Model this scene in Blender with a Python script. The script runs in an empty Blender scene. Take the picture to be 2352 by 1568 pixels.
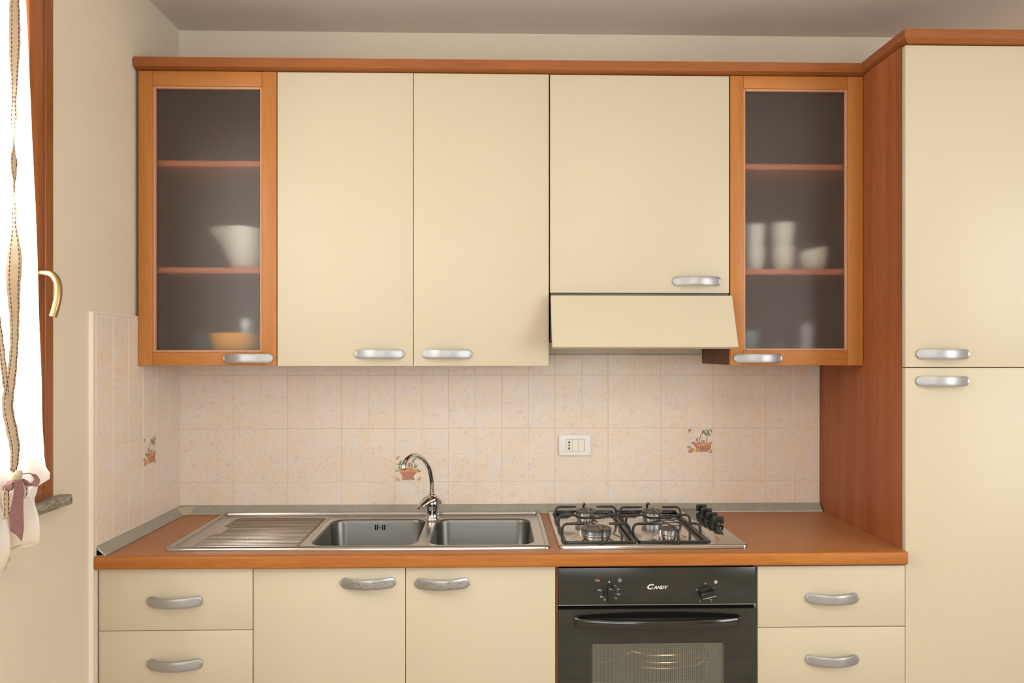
import bpy, bmesh, math, random
from mathutils import Vector, Matrix
random.seed(7)
PI = math.pi
S = bpy.context.scene
C = S.collection

# ---------------------------------------------------------------- camera, world, lights, exposure
cam_d = bpy.data.cameras.new('camera'); cam = bpy.data.objects.new('camera', cam_d); C.objects.link(cam)
cam_d.sensor_width = 36.0; cam_d.sensor_fit = 'HORIZONTAL'
cam_d.lens = 36.0 * 1750.77 / 2352
cam_d.shift_y = (811.34 - 784) / 2352
cam_d.clip_start = 0.05
cam.location = (1.1653, -2.864, 1.475)
cam.rotation_euler = (PI / 2, 0, -0.0235)
S.camera = cam

S.view_settings.view_transform = 'Standard'
S.view_settings.look = 'None'
S.view_settings.gamma = 1.0
S.view_settings.exposure = -0.09
S.view_settings.use_curve_mapping = False
S.cycles.use_denoising = True
S.cycles.max_bounces = 14
S.cycles.transmission_bounces = 12
S.cycles.transparent_max_bounces = 12
S.cycles.sample_clamp_indirect = 6.0

W = bpy.data.worlds.new('world'); S.world = W; W.use_nodes = True
wn = W.node_tree.nodes; wl = W.node_tree.links
wn['Background'].inputs[0].default_value = (0.93, 0.97, 1.0, 1)
wn['Background'].inputs[1].default_value = 4.0

def area(name, loc, target, sx, sy, power, col, spread=None):
    d = bpy.data.lights.new(name, 'AREA'); d.shape = 'RECTANGLE'; d.size = sx; d.size_y = sy
    d.energy = power; d.color = col
    if spread: d.spread = spread
    o = bpy.data.objects.new(name, d); C.objects.link(o); o.location = loc
    o.rotation_euler = (Vector(target) - Vector(loc)).to_track_quat('-Z', 'Y').to_euler()
    return o
# daylight outside the left window, daylight through the big window behind the camera, warm ceiling lamp
area('daylight_left_window', (-0.55, -1.45, 1.85), (1.0, -1.45, 1.75), 1.2, 1.4, 70, (0.93, 0.97, 1.0))
area('daylight_rear_window', (0.95, -4.45, 1.65), (0.95, 0.0, 1.55), 1.9, 1.5, 15, (0.90, 0.97, 1.0))
area('daylight_right_window', (4.32, -2.8, 1.60), (0.6, -1.5, 1.5), 1.6, 1.4, 58, (0.915, 0.97, 1.0))
area('ceiling_lamp_light', (1.75, -2.75, 2.60), (1.75, -2.2, 0.0), 0.45, 0.45, 12, (0.97, 0.88, 0.75))

# ---------------------------------------------------------------- helpers
def lin(c):
    return tuple(((v / 255) / 12.92 if v / 255 <= 0.04045 else ((v / 255 + 0.055) / 1.055) ** 2.4) for v in c) + (1.0,)

WL = {}
def wloc(o):
    return WL.get(o.name, Vector((0, 0, 0)))

def thing(name, loc, label, cat, group=None):
    o = bpy.data.objects.new(name, None); C.objects.link(o)
    o.empty_display_size = 0.05
    o.location = loc; WL[o.name] = Vector(loc)
    o['label'] = label; o['category'] = cat
    if group: o['group'] = group
    return o

def tag(o, label=None, cat=None, group=None, kind=None):
    if label: o['label'] = label
    if cat: o['category'] = cat
    if group: o['group'] = group
    if kind: o['kind'] = kind
    return o

def shade(me, ang=35):
    if len(me.polygons) == 0: return
    me.polygons.foreach_set('use_smooth', [True] * len(me.polygons))
    me.set_sharp_from_angle(angle=math.radians(ang))

def obj(name, bm, mat, parent=None, origin=None, label=None, smooth=35):
    """bm holds world coordinates; the object is linked as one mesh."""
    me = bpy.data.meshes.new(name)
    bmesh.ops.recalc_face_normals(bm, faces=bm.faces[:])
    if origin is None:
        if parent is not None and bm.verts:
            n = len(bm.verts); s = Vector((0, 0, 0))
            for v in bm.verts: s += v.co
            origin = s / n
        elif bm.verts:
            xs = [v.co.x for v in bm.verts]; ys = [v.co.y for v in bm.verts]; zs = [v.co.z for v in bm.verts]
            origin = Vector(((min(xs) + max(xs)) / 2, (min(ys) + max(ys)) / 2, min(zs)))
        else: origin = Vector((0, 0, 0))
    origin = Vector(origin)
    bmesh.ops.translate(bm, verts=bm.verts[:], vec=-origin)
    bm.to_mesh(me); bm.free()
    for m in (mat if isinstance(mat, (list, tuple)) else [mat]): me.materials.append(m)
    if smooth: shade(me, smooth)
    o = bpy.data.objects.new(name, me); C.objects.link(o)
    WL[o.name] = origin
    if parent is not None:
        o.parent = parent; o.location = origin - wloc(parent)
    else: o.location = origin
    if label: o['label'] = label
    return o

def struct(name, bm, mat, parent=None, smooth=35):
    o = obj(name, bm, mat, parent, smooth=smooth)
    if parent is None: o['kind'] = 'structure'
    return o

def NB(): return bmesh.new()

def box(bm, x0, x1, y0, y1, z0, z1, bev=0.0, seg=2, mi=0):
    r = bmesh.ops.create_cube(bm, size=1.0)
    vs = r['verts']
    for v in vs:
        v.co = Vector(((x0 + x1) / 2 + v.co.x * (x1 - x0), (y0 + y1) / 2 + v.co.y * (y1 - y0), (z0 + z1) / 2 + v.co.z * (z1 - z0)))
    fs = set(f for v in vs for f in v.link_faces)
    for f in fs: f.material_index = mi
    if bev > 0:
        es = list(set(e for v in vs for e in v.link_edges))
        r = bmesh.ops.bevel(bm, geom=es, offset=bev, segments=seg, affect='EDGES', profile=0.5, clamp_overlap=True)
        for f in r['faces']: f.material_index = mi
    return vs

def prism(bm, prof, a0, a1, axis='x', mi=0, cap=True):
    """prof: closed 2D polygon; axis x: prof=(y,z); y: (x,z); z: (x,y)"""
    def mk(p, a):
        if axis == 'x': return (a, p[0], p[1])
        if axis == 'y': return (p[0], a, p[1])
        return (p[0], p[1], a)
    A = [bm.verts.new(mk(p, a0)) for p in prof]; B = [bm.verts.new(mk(p, a1)) for p in prof]
    n = len(prof)
    for i in range(n):
        f = bm.faces.new((A[i], A[(i + 1) % n], B[(i + 1) % n], B[i])); f.material_index = mi
    if cap:
        f = bm.faces.new(A); f.material_index = mi
        f = bm.faces.new(B[::-1]); f.material_index = mi

def lathe(bm, prof, cx, cy, seg=32, mi=0, axis='z'):
    """prof list of (r,h); h along axis from world value"""
    rings = []
    for r, h in prof:
        if r < 1e-6:
            p = (cx, cy, h) if axis == 'z' else (cx, h, cy)
            rings.append([bm.verts.new(p)])
        else:
            rg = []
            for i in range(seg):
                a = 2 * PI * i / seg
                if axis == 'z': rg.append(bm.verts.new((cx + r * math.cos(a), cy + r * math.sin(a), h)))
                else: rg.append(bm.verts.new((cx + r * math.cos(a), h, cy + r * math.sin(a))))
            rings.append(rg)
    for A, B in zip(rings[:-1], rings[1:]):
        for i in range(seg):
            j = (i + 1) % seg
            if len(A) == 1 and len(B) == 1: continue
            if len(A) == 1: f = bm.faces.new((A[0], B[i], B[j]))
            elif len(B) == 1: f = bm.faces.new((A[i], A[j], B[0]))
            else: f = bm.faces.new((A[i], A[j], B[j], B[i]))
            f.material_index = mi

def tube(bm, pts, r, seg=12, mi=0, closed=False, flat=None):
    """round (or flattened) tube along pts; r number or list"""
    P = [Vector(p) for p in pts]; n = len(P)
    R = r if isinstance(r, (list, tuple)) else [r] * n
    T = []
    for i in range(n):
        if closed: t = P[(i + 1) % n] - P[i - 1]
        else: t = P[min(i + 1, n - 1)] - P[max(i - 1, 0)]
        T.append(t.normalized())
    up = Vector((0, 0, 1))
    if abs(T[0].dot(up)) > 0.9: up = Vector((0, 1, 0))
    N = (up - T[0] * up.dot(T[0])).normalized()
    rings = []
    for i in range(n):
        if i: N = (N - T[i] * N.dot(T[i])).normalized()
        B = T[i].cross(N)
        rg = []
        for k in range(seg):
            a = 2 * PI * k / seg
            u, v = math.cos(a) * R[i], math.sin(a) * R[i] * (flat or 1)
            rg.append(bm.verts.new(P[i] + N * u + B * v))
        rings.append(rg)
    m = n if closed else n - 1
    for i in range(m):
        A, B = rings[i], rings[(i + 1) % n]
        for k in range(seg):
            f = bm.faces.new((A[k], A[(k + 1) % seg], B[(k + 1) % seg], B[k])); f.material_index = mi
    if not closed:
        f = bm.faces.new(rings[0][::-1]); f.material_index = mi
        f = bm.faces.new(rings[-1]); f.material_index = mi

def smooth_path(pts, n=8, closed=False):
    """Catmull-Rom"""
    P = [Vector(p) for p in pts]; out = []
    m = len(P); rng = range(m) if closed else range(m - 1)
    for i in rng:
        if closed: p0, p1, p2, p3 = P[i - 1], P[i], P[(i + 1) % m], P[(i + 2) % m]
        else: p0, p1, p2, p3 = P[max(i - 1, 0)], P[i], P[i + 1], P[min(i + 2, m - 1)]
        for k in range(n):
            t = k / n
            out.append(0.5 * ((2 * p1) + (p2 - p0) * t + (2 * p0 - 5 * p1 + 4 * p2 - p3) * t * t + (3 * p1 - p0 - 3 * p2 + p3) * t ** 3))
    if not closed: out.append(P[-1])
    return out

def rrect(x0, x1, y0, y1, r, n=6):
    pts = []
    for cx, cy, a0 in ((x1 - r, y1 - r, 0), (x0 + r, y1 - r, PI / 2), (x0 + r, y0 + r, PI), (x1 - r, y0 + r, 1.5 * PI)):
        for k in range(n + 1):
            a = a0 + PI / 2 * k / n
            pts.append((cx + r * math.cos(a), cy + r * math.sin(a)))
    return pts

def loft(bm, loops, close_last=False, mi=0):
    rings = [[bm.verts.new(p) for p in lp] for lp in loops]
    for A, B in zip(rings[:-1], rings[1:]):
        n = len(A)
        for i in range(n):
            f = bm.faces.new((A[i], A[(i + 1) % n], B[(i + 1) % n], B[i])); f.material_index = mi
    if close_last:
        f = bm.faces.new(rings[-1]); f.material_index = mi
    return rings

def sheet_holes(bm, outer, holes, z0, z1, mi=0, M=None):
    """flat plate in XY with holes, from z0 to z1 (M maps it elsewhere)"""
    cu = bpy.data.curves.new('tmp', 'CURVE'); cu.dimensions = '2D'; cu.fill_mode = 'BOTH'
    cu.extrude = abs(z1 - z0) / 2
    for lp in [outer] + holes:
        sp = cu.splines.new('POLY'); sp.points.add(len(lp) - 1); sp.use_cyclic_u = True
        for i, p in enumerate(lp): sp.points[i].co = (p[0], p[1], 0, 1)
    o = bpy.data.objects.new('tmp', cu)
    C.objects.link(o)
    me = bpy.data.meshes.new_from_object(o)
    C.objects.unlink(o); bpy.data.objects.remove(o)
    n0 = len(bm.verts); f0 = len(bm.faces)
    bm.from_mesh(me); bm.verts.ensure_lookup_table(); bm.faces.ensure_lookup_table()
    vs = bm.verts[n0:]
    bmesh.ops.remove_doubles(bm, verts=vs, dist=1e-6)
    bm.verts.ensure_lookup_table(); bm.faces.ensure_lookup_table()
    for v in bm.verts[n0:]:
        v.co.z += (z0 + z1) / 2
        if M is not None: v.co = M @ v.co
    for f in bm.faces[f0:]: f.material_index = mi
    bpy.data.meshes.remove(me)

def text_bm(bm, s, size, loc, shear=0.0, bold=0.0, mi=0, spacing=1.0, sx=1.0, depth=0.0004):
    """lettering standing in the XZ plane facing -Y, anchored at its centre"""
    cu = bpy.data.curves.new('tmp', 'FONT'); cu.body = s; cu.size = size; cu.shear = shear
    cu.align_x = 'CENTER'; cu.align_y = 'CENTER'; cu.offset = bold; cu.extrude = depth; cu.space_character = spacing
    cu.resolution_u = 3
    o = bpy.data.objects.new('tmp', cu); C.objects.link(o)
    me = bpy.data.meshes.new_from_object(o); C.objects.unlink(o); bpy.data.objects.remove(o)
    n0 = len(bm.verts); f0 = len(bm.faces)
    bm.from_mesh(me); bm.verts.ensure_lookup_table(); bm.faces.ensure_lookup_table()
    for v in bm.verts[n0:]:
        x, y, z = v.co
        v.co = Vector((loc[0] + x * sx, loc[1] - z, loc[2] + y))
    for f in bm.faces[f0:]: f.material_index = mi
    bpy.data.meshes.remove(me)

# ---------------------------------------------------------------- materials
def mat(name, col, rough=0.5, metal=0.0, spec=0.5, **kw):
    m = bpy.data.materials.new(name); m.use_nodes = True
    b = m.node_tree.nodes['Principled BSDF']
    b.inputs['Base Color'].default_value = col if len(col) == 4 else lin(col)
    b.inputs['Roughness'].default_value = rough
    b.inputs['Metallic'].default_value = metal
    b.inputs['Specular IOR Level'].default_value = spec
    for k, v in kw.items(): b.inputs[k.replace('_', ' ')].default_value = v
    return m

def nodes(m): return m.node_tree.nodes, m.node_tree.links, m.node_tree.nodes['Principled BSDF']

def noise_mat(name, c1, c2, rough=0.5, scale=(20, 20, 20), detail=4, p0=0.35, p1=0.65, bump=0.0, bscale=None, metal=0.0, spec=0.5, dist=0.0):
    m = mat(name, c1, rough, metal, spec); n, l, b = nodes(m)
    tc = n.new('ShaderNodeTexCoord'); mp = n.new('ShaderNodeMapping'); mp.inputs['Scale'].default_value = scale
    nz = n.new('ShaderNodeTexNoise'); nz.inputs['Scale'].default_value = 1.0; nz.inputs['Detail'].default_value = detail
    nz.inputs['Distortion'].default_value = dist
    cr = n.new('ShaderNodeValToRGB'); cr.color_ramp.elements[0].position = p0; cr.color_ramp.elements[1].position = p1
    cr.color_ramp.elements[0].color = lin(c1); cr.color_ramp.elements[1].color = lin(c2)
    l.new(tc.outputs['Object'], mp.inputs[0]); l.new(mp.outputs[0], nz.inputs[0]); l.new(nz.outputs[0], cr.inputs[0]); l.new(cr.outputs[0], b.inputs['Base Color'])
    if bump:
        bp = n.new('ShaderNodeBump'); bp.inputs['Strength'].default_value = bump; bp.inputs['Distance'].default_value = 0.001
        src = nz
        if bscale:
            src = n.new('ShaderNodeTexNoise'); src.inputs['Scale'].default_value = bscale; l.new(tc.outputs['Object'], src.inputs[0])
        l.new(src.outputs[0], bp.inputs['Height']); l.new(bp.outputs[0], b.inputs['Normal'])
    return m

def wood(name, c1, c2, axis, rough=0.42, fine=1.0, spec=0.4, streak=0.5):
    """grain runs along axis: broad streaks plus fine pores"""
    m = mat(name, c1, rough, 0, spec); n, l, b = nodes(m)
    tc = n.new('ShaderNodeTexCoord')
    def nz(scl, det, dist=0.0):
        mp = n.new('ShaderNodeMapping'); s = [scl] * 3; s['xyz'.index(axis)] = scl * 0.045
        mp.inputs['Scale'].default_value = s
        t = n.new('ShaderNodeTexNoise'); t.inputs['Scale'].default_value = 1; t.inputs['Detail'].default_value = det; t.inputs['Distortion'].default_value = dist
        l.new(tc.outputs['Object'], mp.inputs[0]); l.new(mp.outputs[0], t.inputs[0]); return t
    a = nz(22 * fine, 5, 0.6); f = nz(260 * fine, 3)
    cr = n.new('ShaderNodeValToRGB'); cr.color_ramp.elements[0].position = 0.3; cr.color_ramp.elements[1].position = 0.7
    cr.color_ramp.elements[0].color = lin(c2); cr.color_ramp.elements[1].color = lin(c1)
    l.new(a.outputs[0], cr.inputs[0])
    mx = n.new('ShaderNodeMixRGB'); mx.blend_type = 'MULTIPLY'; mx.inputs[0].default_value = streak
    cr2 = n.new('ShaderNodeValToRGB'); cr2.color_ramp.elements[0].position = 0.3; cr2.color_ramp.elements[1].position = 0.62
    cr2.color_ramp.elements[0].color = (0.62, 0.56, 0.5, 1); cr2.color_ramp.elements[1].color = (1, 1, 1, 1)
    l.new(f.outputs[0], cr2.inputs[0]); l.new(cr.outputs[0], mx.inputs[1]); l.new(cr2.outputs[0], mx.inputs[2])
    l.new(mx.outputs[0], b.inputs['Base Color'])
    return m

M = {}
M['wall'] = noise_mat('wall_paint', (226, 213, 193), (222, 209, 189), 0.9, (3, 3, 3), 2, bump=0.12, bscale=260, spec=0.15)
M['ceil'] = noise_mat('ceiling_paint', (226, 214, 203), (221, 209, 198), 0.95, (2, 2, 2), 2, spec=0.1)
M['floor'] = noise_mat('floor_tile', (206, 192, 174), (194, 180, 162), 0.45, (4, 4, 4), 5)
M['cream'] = noise_mat('cream_laminate', (206, 194, 169), (204, 192, 167), 0.42, (300, 300, 120), 3, bump=0.03, spec=0.38)
M['cream_edge'] = mat('cream_edge', (208, 196, 170), 0.5, spec=0.3)
M['dv'] = wood('cherry_frame_vertical', (192, 128, 64), (180, 114, 54), 'z', streak=0.3)
M['dh'] = wood('cherry_frame_horizontal', (192, 128, 64), (180, 114, 54), 'x', streak=0.3)
M['side'] = wood('cherry_side_panel', (174, 102, 58), (146, 80, 48), 'z', 0.5, 0.9, 0.35, 0.45)
M['crown'] = wood('cherry_cornice', (162, 98, 48), (148, 84, 40), 'x', 0.45)
M['crowny'] = wood('cherry_cornice_return', (160, 94, 50), (146, 80, 42), 'y', 0.45)
M['edge'] = wood('worktop_edge_wood', (190, 120, 52), (164, 96, 38), 'x', 0.38, 1.6)
M['top'] = noise_mat('worktop_laminate', (182, 124, 78), (168, 112, 68), 0.42, (420, 420, 420), 2, spec=0.45)
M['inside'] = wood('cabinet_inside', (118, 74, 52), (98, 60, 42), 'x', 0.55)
M['shelf'] = wood('shelf_edge', (214, 128, 84), (198, 112, 72), 'x', 0.5)
M['bead'] = mat('glazing_bead', (196, 146, 112), 0.5)
M['alu'] = mat('satin_aluminium', (176, 176, 177), 0.46, 0.9)
M['chrome'] = mat('chrome', (205, 205, 205), 0.08, 1.0)
M['steel'] = noise_mat('brushed_steel', (190, 188, 184), (180, 178, 174), 0.21, (3, 260, 260), 3, metal=1.0)
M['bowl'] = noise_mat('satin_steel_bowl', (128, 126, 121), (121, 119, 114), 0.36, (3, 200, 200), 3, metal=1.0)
M['hob'] = noise_mat('hob_steel', (196, 190, 182), (192, 186, 178), 0.11, (200, 3, 200), 3, metal=1.0)
M['enamel'] = mat('black_enamel', (34, 36, 34), 0.28, 0, 0.6)
M['cap'] = mat('burner_cap_enamel', (98, 86, 78), 0.45, 0, 0.5)
M['ring'] = mat('burner_aluminium', (190, 190, 190), 0.35, 0.9)
M['blackp'] = mat('black_plastic', (20, 24, 22), 0.25, 0, 0.6)
M['ovenblack'] = noise_mat('oven_black_glass', (42, 43, 38), (48, 48, 43), 0.22, (9, 9, 30), 5, spec=0.5)
M['dark'] = mat('gap_shade', (7, 7, 6), 0.8, 0, 0.15)  # near-black colour standing in for shade inside gaps, slots and holes
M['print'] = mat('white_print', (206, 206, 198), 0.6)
M['redprint'] = mat('red_print', (190, 96, 92), 0.6)
M['plate'] = mat('white_plastic', (236, 232, 226), 0.35)
M['module'] = mat('ivory_plastic', (236, 230, 216), 0.4)
M['strip'] = noise_mat('grey_upstand', (164, 160, 146), (156, 152, 138), 0.5, (60, 60, 60), 3, spec=0.4)
M['stripcap'] = mat('beige_corner_cap', (176, 168, 142), 0.5)
M['lightstrip'] = mat('pale_seal', (205, 200, 190), 0.4)
M['plaster'] = mat('white_profile', (238, 230, 218), 0.6)
M['brass'] = mat('bronze_handle', (172, 144, 100), 0.36, 0.95)
M['ceramic'] = mat('white_ceramic', (236, 234, 222), 0.2)
M['yellow'] = mat('yellow_ceramic', (250, 178, 26), 0.35)
M['greenglass'] = mat('green_glazed', (150, 170, 165), 0.3)
M['winwood'] = wood('window_wood', (178, 110, 60), (146, 82, 40), 'z', 0.32, 0.8)
M['mauve'] = noise_mat('mauve_ribbon', (160, 122, 118), (146, 108, 106), 0.85, (200, 200, 200), 2, spec=0.1)
M['handleworn'] = None
# worn handle: dark scratches where fingers grip
def worn():
    m = noise_mat('worn_aluminium', (46, 46, 46), (172, 172, 173), 0.40, (110, 60, 260), 5, 0.36, 0.385, metal=0.9, dist=1.5)
    return m
M['handleworn'] = worn()

# stone sill
M['stone'] = noise_mat('granite', (112, 104, 88), (176, 170, 150), 0.55, (150, 60, 150), 6, 0.35, 0.7, bump=0.3)

# wall tiles
def tile_mat():
    m = mat('wall_tile', (226, 207, 186), 0.32, 0, 0.4); n, l, b = nodes(m)
    tc = n.new('ShaderNodeTexCoord'); geo = n.new('ShaderNodeNewGeometry')
    off = n.new('ShaderNodeVectorMath'); off.operation = 'SCALE'; off.inputs['Scale'].default_value = 3.0
    cmb = n.new('ShaderNodeCombineXYZ'); l.new(geo.outputs['Random Per Island'], cmb.inputs[0]); l.new(geo.outputs['Random Per Island'], cmb.inputs[2])
    l.new(cmb.outputs[0], off.inputs[0])
    add = n.new('ShaderNodeVectorMath'); add.operation = 'ADD'; l.new(tc.outputs['Object'], add.inputs[0]); l.new(off.outputs[0], add.inputs[1])
    def nz(s, d, r=0.5, dist=0.0):
        t = n.new('ShaderNodeTexNoise'); t.inputs['Scale'].default_value = s; t.inputs['Detail'].default_value = d
        t.inputs['Roughness'].default_value = r; t.inputs['Distortion'].default_value = dist; l.new(add.outputs[0], t.inputs[0]); return t
    a = nz(14, 5, 0.6, 0.4); c = nz(60, 8, 0.8, 0.6); e = nz(420, 2)
    r1 = n.new('ShaderNodeValToRGB'); r1.color_ramp.elements[0].position = 0.36; r1.color_ramp.elements[1].position = 0.66
    r1.color_ramp.elements[0].color = lin((234, 222, 211)); r1.color_ramp.elements[1].color = lin((238, 217, 192))
    l.new(a.outputs[0], r1.inputs[0])
    r2 = n.new('ShaderNodeValToRGB'); r2.color_ramp.elements[0].position = 0.34; r2.color_ramp.elements[1].position = 0.47
    r2.color_ramp.elements[0].color = lin((188, 168, 160)); r2.color_ramp.elements[1].color = (1, 1, 1, 1)
    l.new(c.outputs[0], r2.inputs[0])
    mx = n.new('ShaderNodeMixRGB'); mx.blend_type = 'MULTIPLY'; mx.inputs[0].default_value = 0.36
    l.new(r1.outputs[0], mx.inputs[1]); l.new(r2.outputs[0], mx.inputs[2])
    r3 = n.new('ShaderNodeValToRGB'); r3.color_ramp.elements[0].position = 0.3; r3.color_ramp.elements[1].position = 0.7
    r3.color_ramp.elements[0].color = (0.86, 0.84, 0.84, 1); r3.color_ramp.elements[1].color = (1, 1, 1, 1)
    l.new(e.outputs[0], r3.inputs[0])
    m2 = n.new('ShaderNodeMixRGB'); m2.blend_type = 'MULTIPLY'; m2.inputs[0].default_value = 0.5
    l.new(mx.outputs[0], m2.inputs[1]); l.new(r3.outputs[0], m2.inputs[2])
    l.new(m2.outputs[0], b.inputs['Base Color'])
    bp = n.new('ShaderNodeBump'); bp.inputs['Strength'].default_value = 0.35; bp.inputs['Distance'].default_value = 0.0012
    l.new(a.outputs[0], bp.inputs['Height']); l.new(bp.outputs[0], b.inputs['Normal'])
    return m
M['tile'] = tile_mat()
M['grout'] = mat('light_grout', (242, 230, 214), 0.8)
M['grout2'] = mat('joint_grout', (216, 198, 176), 0.8)

# frosted cabinet glass
def frosted():
    m = mat('frosted_glass', (196, 184, 176), 0.46, 0, 0.5); n, l, b = nodes(m)
    b.inputs['Transmission Weight'].default_value = 1.0; b.inputs['IOR'].default_value = 1.45
    b.inputs['Base Color'].default_value = (0.99, 0.985, 0.98, 1)
    tc = n.new('ShaderNodeTexCoord'); nz = n.new('ShaderNodeTexNoise'); nz.inputs['Scale'].default_value = 900; nz.inputs['Detail'].default_value = 1
    bp = n.new('ShaderNodeBump'); bp.inputs['Strength'].default_value = 0.06; bp.inputs['Distance'].default_value = 0.0005
    l.new(tc.outputs['Object'], nz.inputs[0]); l.new(nz.outputs[0], bp.inputs['Height']); l.new(bp.outputs[0], b.inputs['Normal'])
    d = n.new('ShaderNodeBsdfDiffuse'); d.inputs['Color'].default_value = lin((150, 136, 128))
    mx = n.new('ShaderNodeMixShader'); mx.inputs[0].default_value = 0.06
    l.new(b.outputs[0], mx.inputs[1]); l.new(d.outputs[0], mx.inputs[2]); l.new(mx.outputs[0], n['Material Output'].inputs[0])
    return m
M['frost'] = frosted()
M['polish'] = mat('polished_glass', (250, 249, 248), 0.02, 0, 0.5, Transmission_Weight=1.0, IOR=1.45)

# clear pane: transparent with a reflective film
def clear(name, fac=0.9, tint=(0.97, 0.98, 0.98, 1)):
    m = bpy.data.materials.new(name); m.use_nodes = True; n, l = m.node_tree.nodes, m.node_tree.links
    n.remove(n['Principled BSDF'])
    t = n.new('ShaderNodeBsdfTransparent'); t.inputs[0].default_value = tint
    g = n.new('ShaderNodeBsdfGlossy'); g.inputs['Roughness'].default_value = 0.03
    mx = n.new('ShaderNodeMixShader'); mx.inputs[0].default_value = 1 - fac
    l.new(t.outputs[0], mx.inputs[1]); l.new(g.outputs[0], mx.inputs[2]); l.new(mx.outputs[0], n['Material Output'].inputs[0])
    return m
M['pane'] = clear('window_glass', 0.93)
M['tumbler'] = clear('drinking_glass', 0.6, (0.8, 0.86, 0.88, 1))

# oven window: glass printed with a fine grey dot grid
def dotglass():
    m = bpy.data.materials.new('oven_window_glass'); m.use_nodes = True; n, l = m.node_tree.nodes, m.node_tree.links
    b = n['Principled BSDF']; b.inputs['Base Color'].default_value = lin((172, 171, 158)); b.inputs['Roughness'].default_value = 0.3
    tc = n.new('ShaderNodeTexCoord'); sp = n.new('ShaderNodeSeparateXYZ'); l.new(tc.outputs['Object'], sp.inputs[0])
    def tri(o):
        a = n.new('ShaderNodeMath'); a.operation = 'MULTIPLY'; a.inputs[1].default_value = 1 / 0.0029; l.new(o, a.inputs[0])
        f = n.new('ShaderNodeMath'); f.operation = 'FRACT'; l.new(a.outputs[0], f.inputs[0])
        s = n.new('ShaderNodeMath'); s.operation = 'GREATER_THAN'; s.inputs[1].default_value = 0.52; l.new(f.outputs[0], s.inputs[0]); return s
    x, z = tri(sp.outputs['X']), tri(sp.outputs['Z'])
    mn = n.new('ShaderNodeMath'); mn.operation = 'MULTIPLY'; l.new(x.outputs[0], mn.inputs[0]); l.new(z.outputs[0], mn.inputs[1])
    t = n.new('ShaderNodeBsdfTransparent'); t.inputs[0].default_value = (0.75, 0.75, 0.72, 1)
    inv = n.new('ShaderNodeMath'); inv.operation = 'SUBTRACT'; inv.inputs[0].default_value = 1.0; l.new(mn.outputs[0], inv.inputs[1])
    mx = n.new('ShaderNodeMixShader'); l.new(inv.outputs[0], mx.inputs[0])
    l.new(b.outputs[0], mx.inputs[1]); l.new(t.outputs[0], mx.inputs[2]); l.new(mx.outputs[0], n['Material Output'].inputs[0])
    return m
M['dots'] = dotglass()

# sheer curtain cloth
def cloth(name, col, transp, transl=0.5, scale=900):
    m = bpy.data.materials.new(name); m.use_nodes = True; n, l = m.node_tree.nodes, m.node_tree.links
    n.remove(n['Principled BSDF'])
    d = n.new('ShaderNodeBsdfDiffuse'); d.inputs[0].default_value = lin(col)
    tl = n.new('ShaderNodeBsdfTranslucent'); tl.inputs[0].default_value = lin(col)
    tr = n.new('ShaderNodeBsdfTransparent')
    a = n.new('ShaderNodeMixShader'); a.inputs[0].default_value = transl
    l.new(d.outputs[0], a.inputs[1]); l.new(tl.outputs[0], a.inputs[2])
    bmx = n.new('ShaderNodeMixShader'); bmx.inputs[0].default_value = transp
    l.new(a.outputs[0], bmx.inputs[1]); l.new(tr.outputs[0], bmx.inputs[2])
    l.new(bmx.outputs[0], n['Material Output'].inputs[0])
    tc = n.new('ShaderNodeTexCoord'); w = n.new('ShaderNodeTexNoise'); w.inputs['Scale'].default_value = scale
    bp = n.new('ShaderNodeBump'); bp.inputs['Strength'].default_value = 0.15; bp.inputs['Distance'].default_value = 0.001
    l.new(tc.outputs['Object'], w.inputs[0]); l.new(w.outputs[0], bp.inputs['Height']); l.new(bp.outputs[0], d.inputs['Normal'])
    return m
M['sheer'] = cloth('sheer_curtain', (244, 238, 228), 0.30, 0.55)
M['sheerhem'] = cloth('curtain_hem', (240, 226, 206), 0.08, 0.45)
M['ribbon'] = cloth('beige_ribbon', (212, 192, 164), 0.0, 0.22)
M['stitch'] = mat('dark_stitch', (92, 56, 56), 0.8)

# motif colours
M['m_basket'] = noise_mat('motif_basket', (168, 96, 82), (206, 158, 132), 0.5, (160, 160, 420), 3, 0.42, 0.58)
M['m_corner'] = mat('motif_corner', (176, 132, 92), 0.5)
M['m_apple'] = noise_mat('motif_apple', (206, 108, 86), (214, 160, 104), 0.5, (60, 60, 60), 2)
M['m_pear'] = mat('motif_pear', (206, 156, 92), 0.5)
M['m_leaf'] = noise_mat('motif_leaf', (104, 124, 106), (150, 160, 138), 0.5, (180, 180, 180), 2)
M['m_stem'] = mat('motif_stem', (170, 104, 84), 0.5)
M['m_bg'] = mat('motif_background', (226, 208, 190), 0.4)

# ---------------------------------------------------------------- room shell
XW, YW, RX, RY, CZ = -0.0112, 0.012, 4.2, -4.7, 2.681
WY0, WY1, WZ0, WZ1 = -2.10, -0.8067, 1.095, 2.52     # left window opening
RW = (0.0, 1.9, 0.9, 2.4)                            # rear window x0,x1,z0,z1
b = NB(); box(b, XW - 0.3, RX + 0.2, RY - 0.2, YW + 0.2, -0.2, 0.0); struct('floor', b, M['floor'])
b = NB(); box(b, XW - 0.3, RX + 0.2, RY - 0.2, YW + 0.2, CZ, CZ + 0.15); struct('ceiling', b, M['ceil'])
b = NB(); box(b, XW - 0.3, RX + 0.2, YW, YW + 0.2, 0, CZ); struct('wall_back', b, M['wall'])
RWY = (-3.7, -1.9, 0.9, 2.35)
b = NB()
MX = Matrix(((0, 0, 1, 0), (1, 0, 0, 0), (0, 1, 0, 0), (0, 0, 0, 1)))   # plate XY -> wall in YZ, thickness along X
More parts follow.
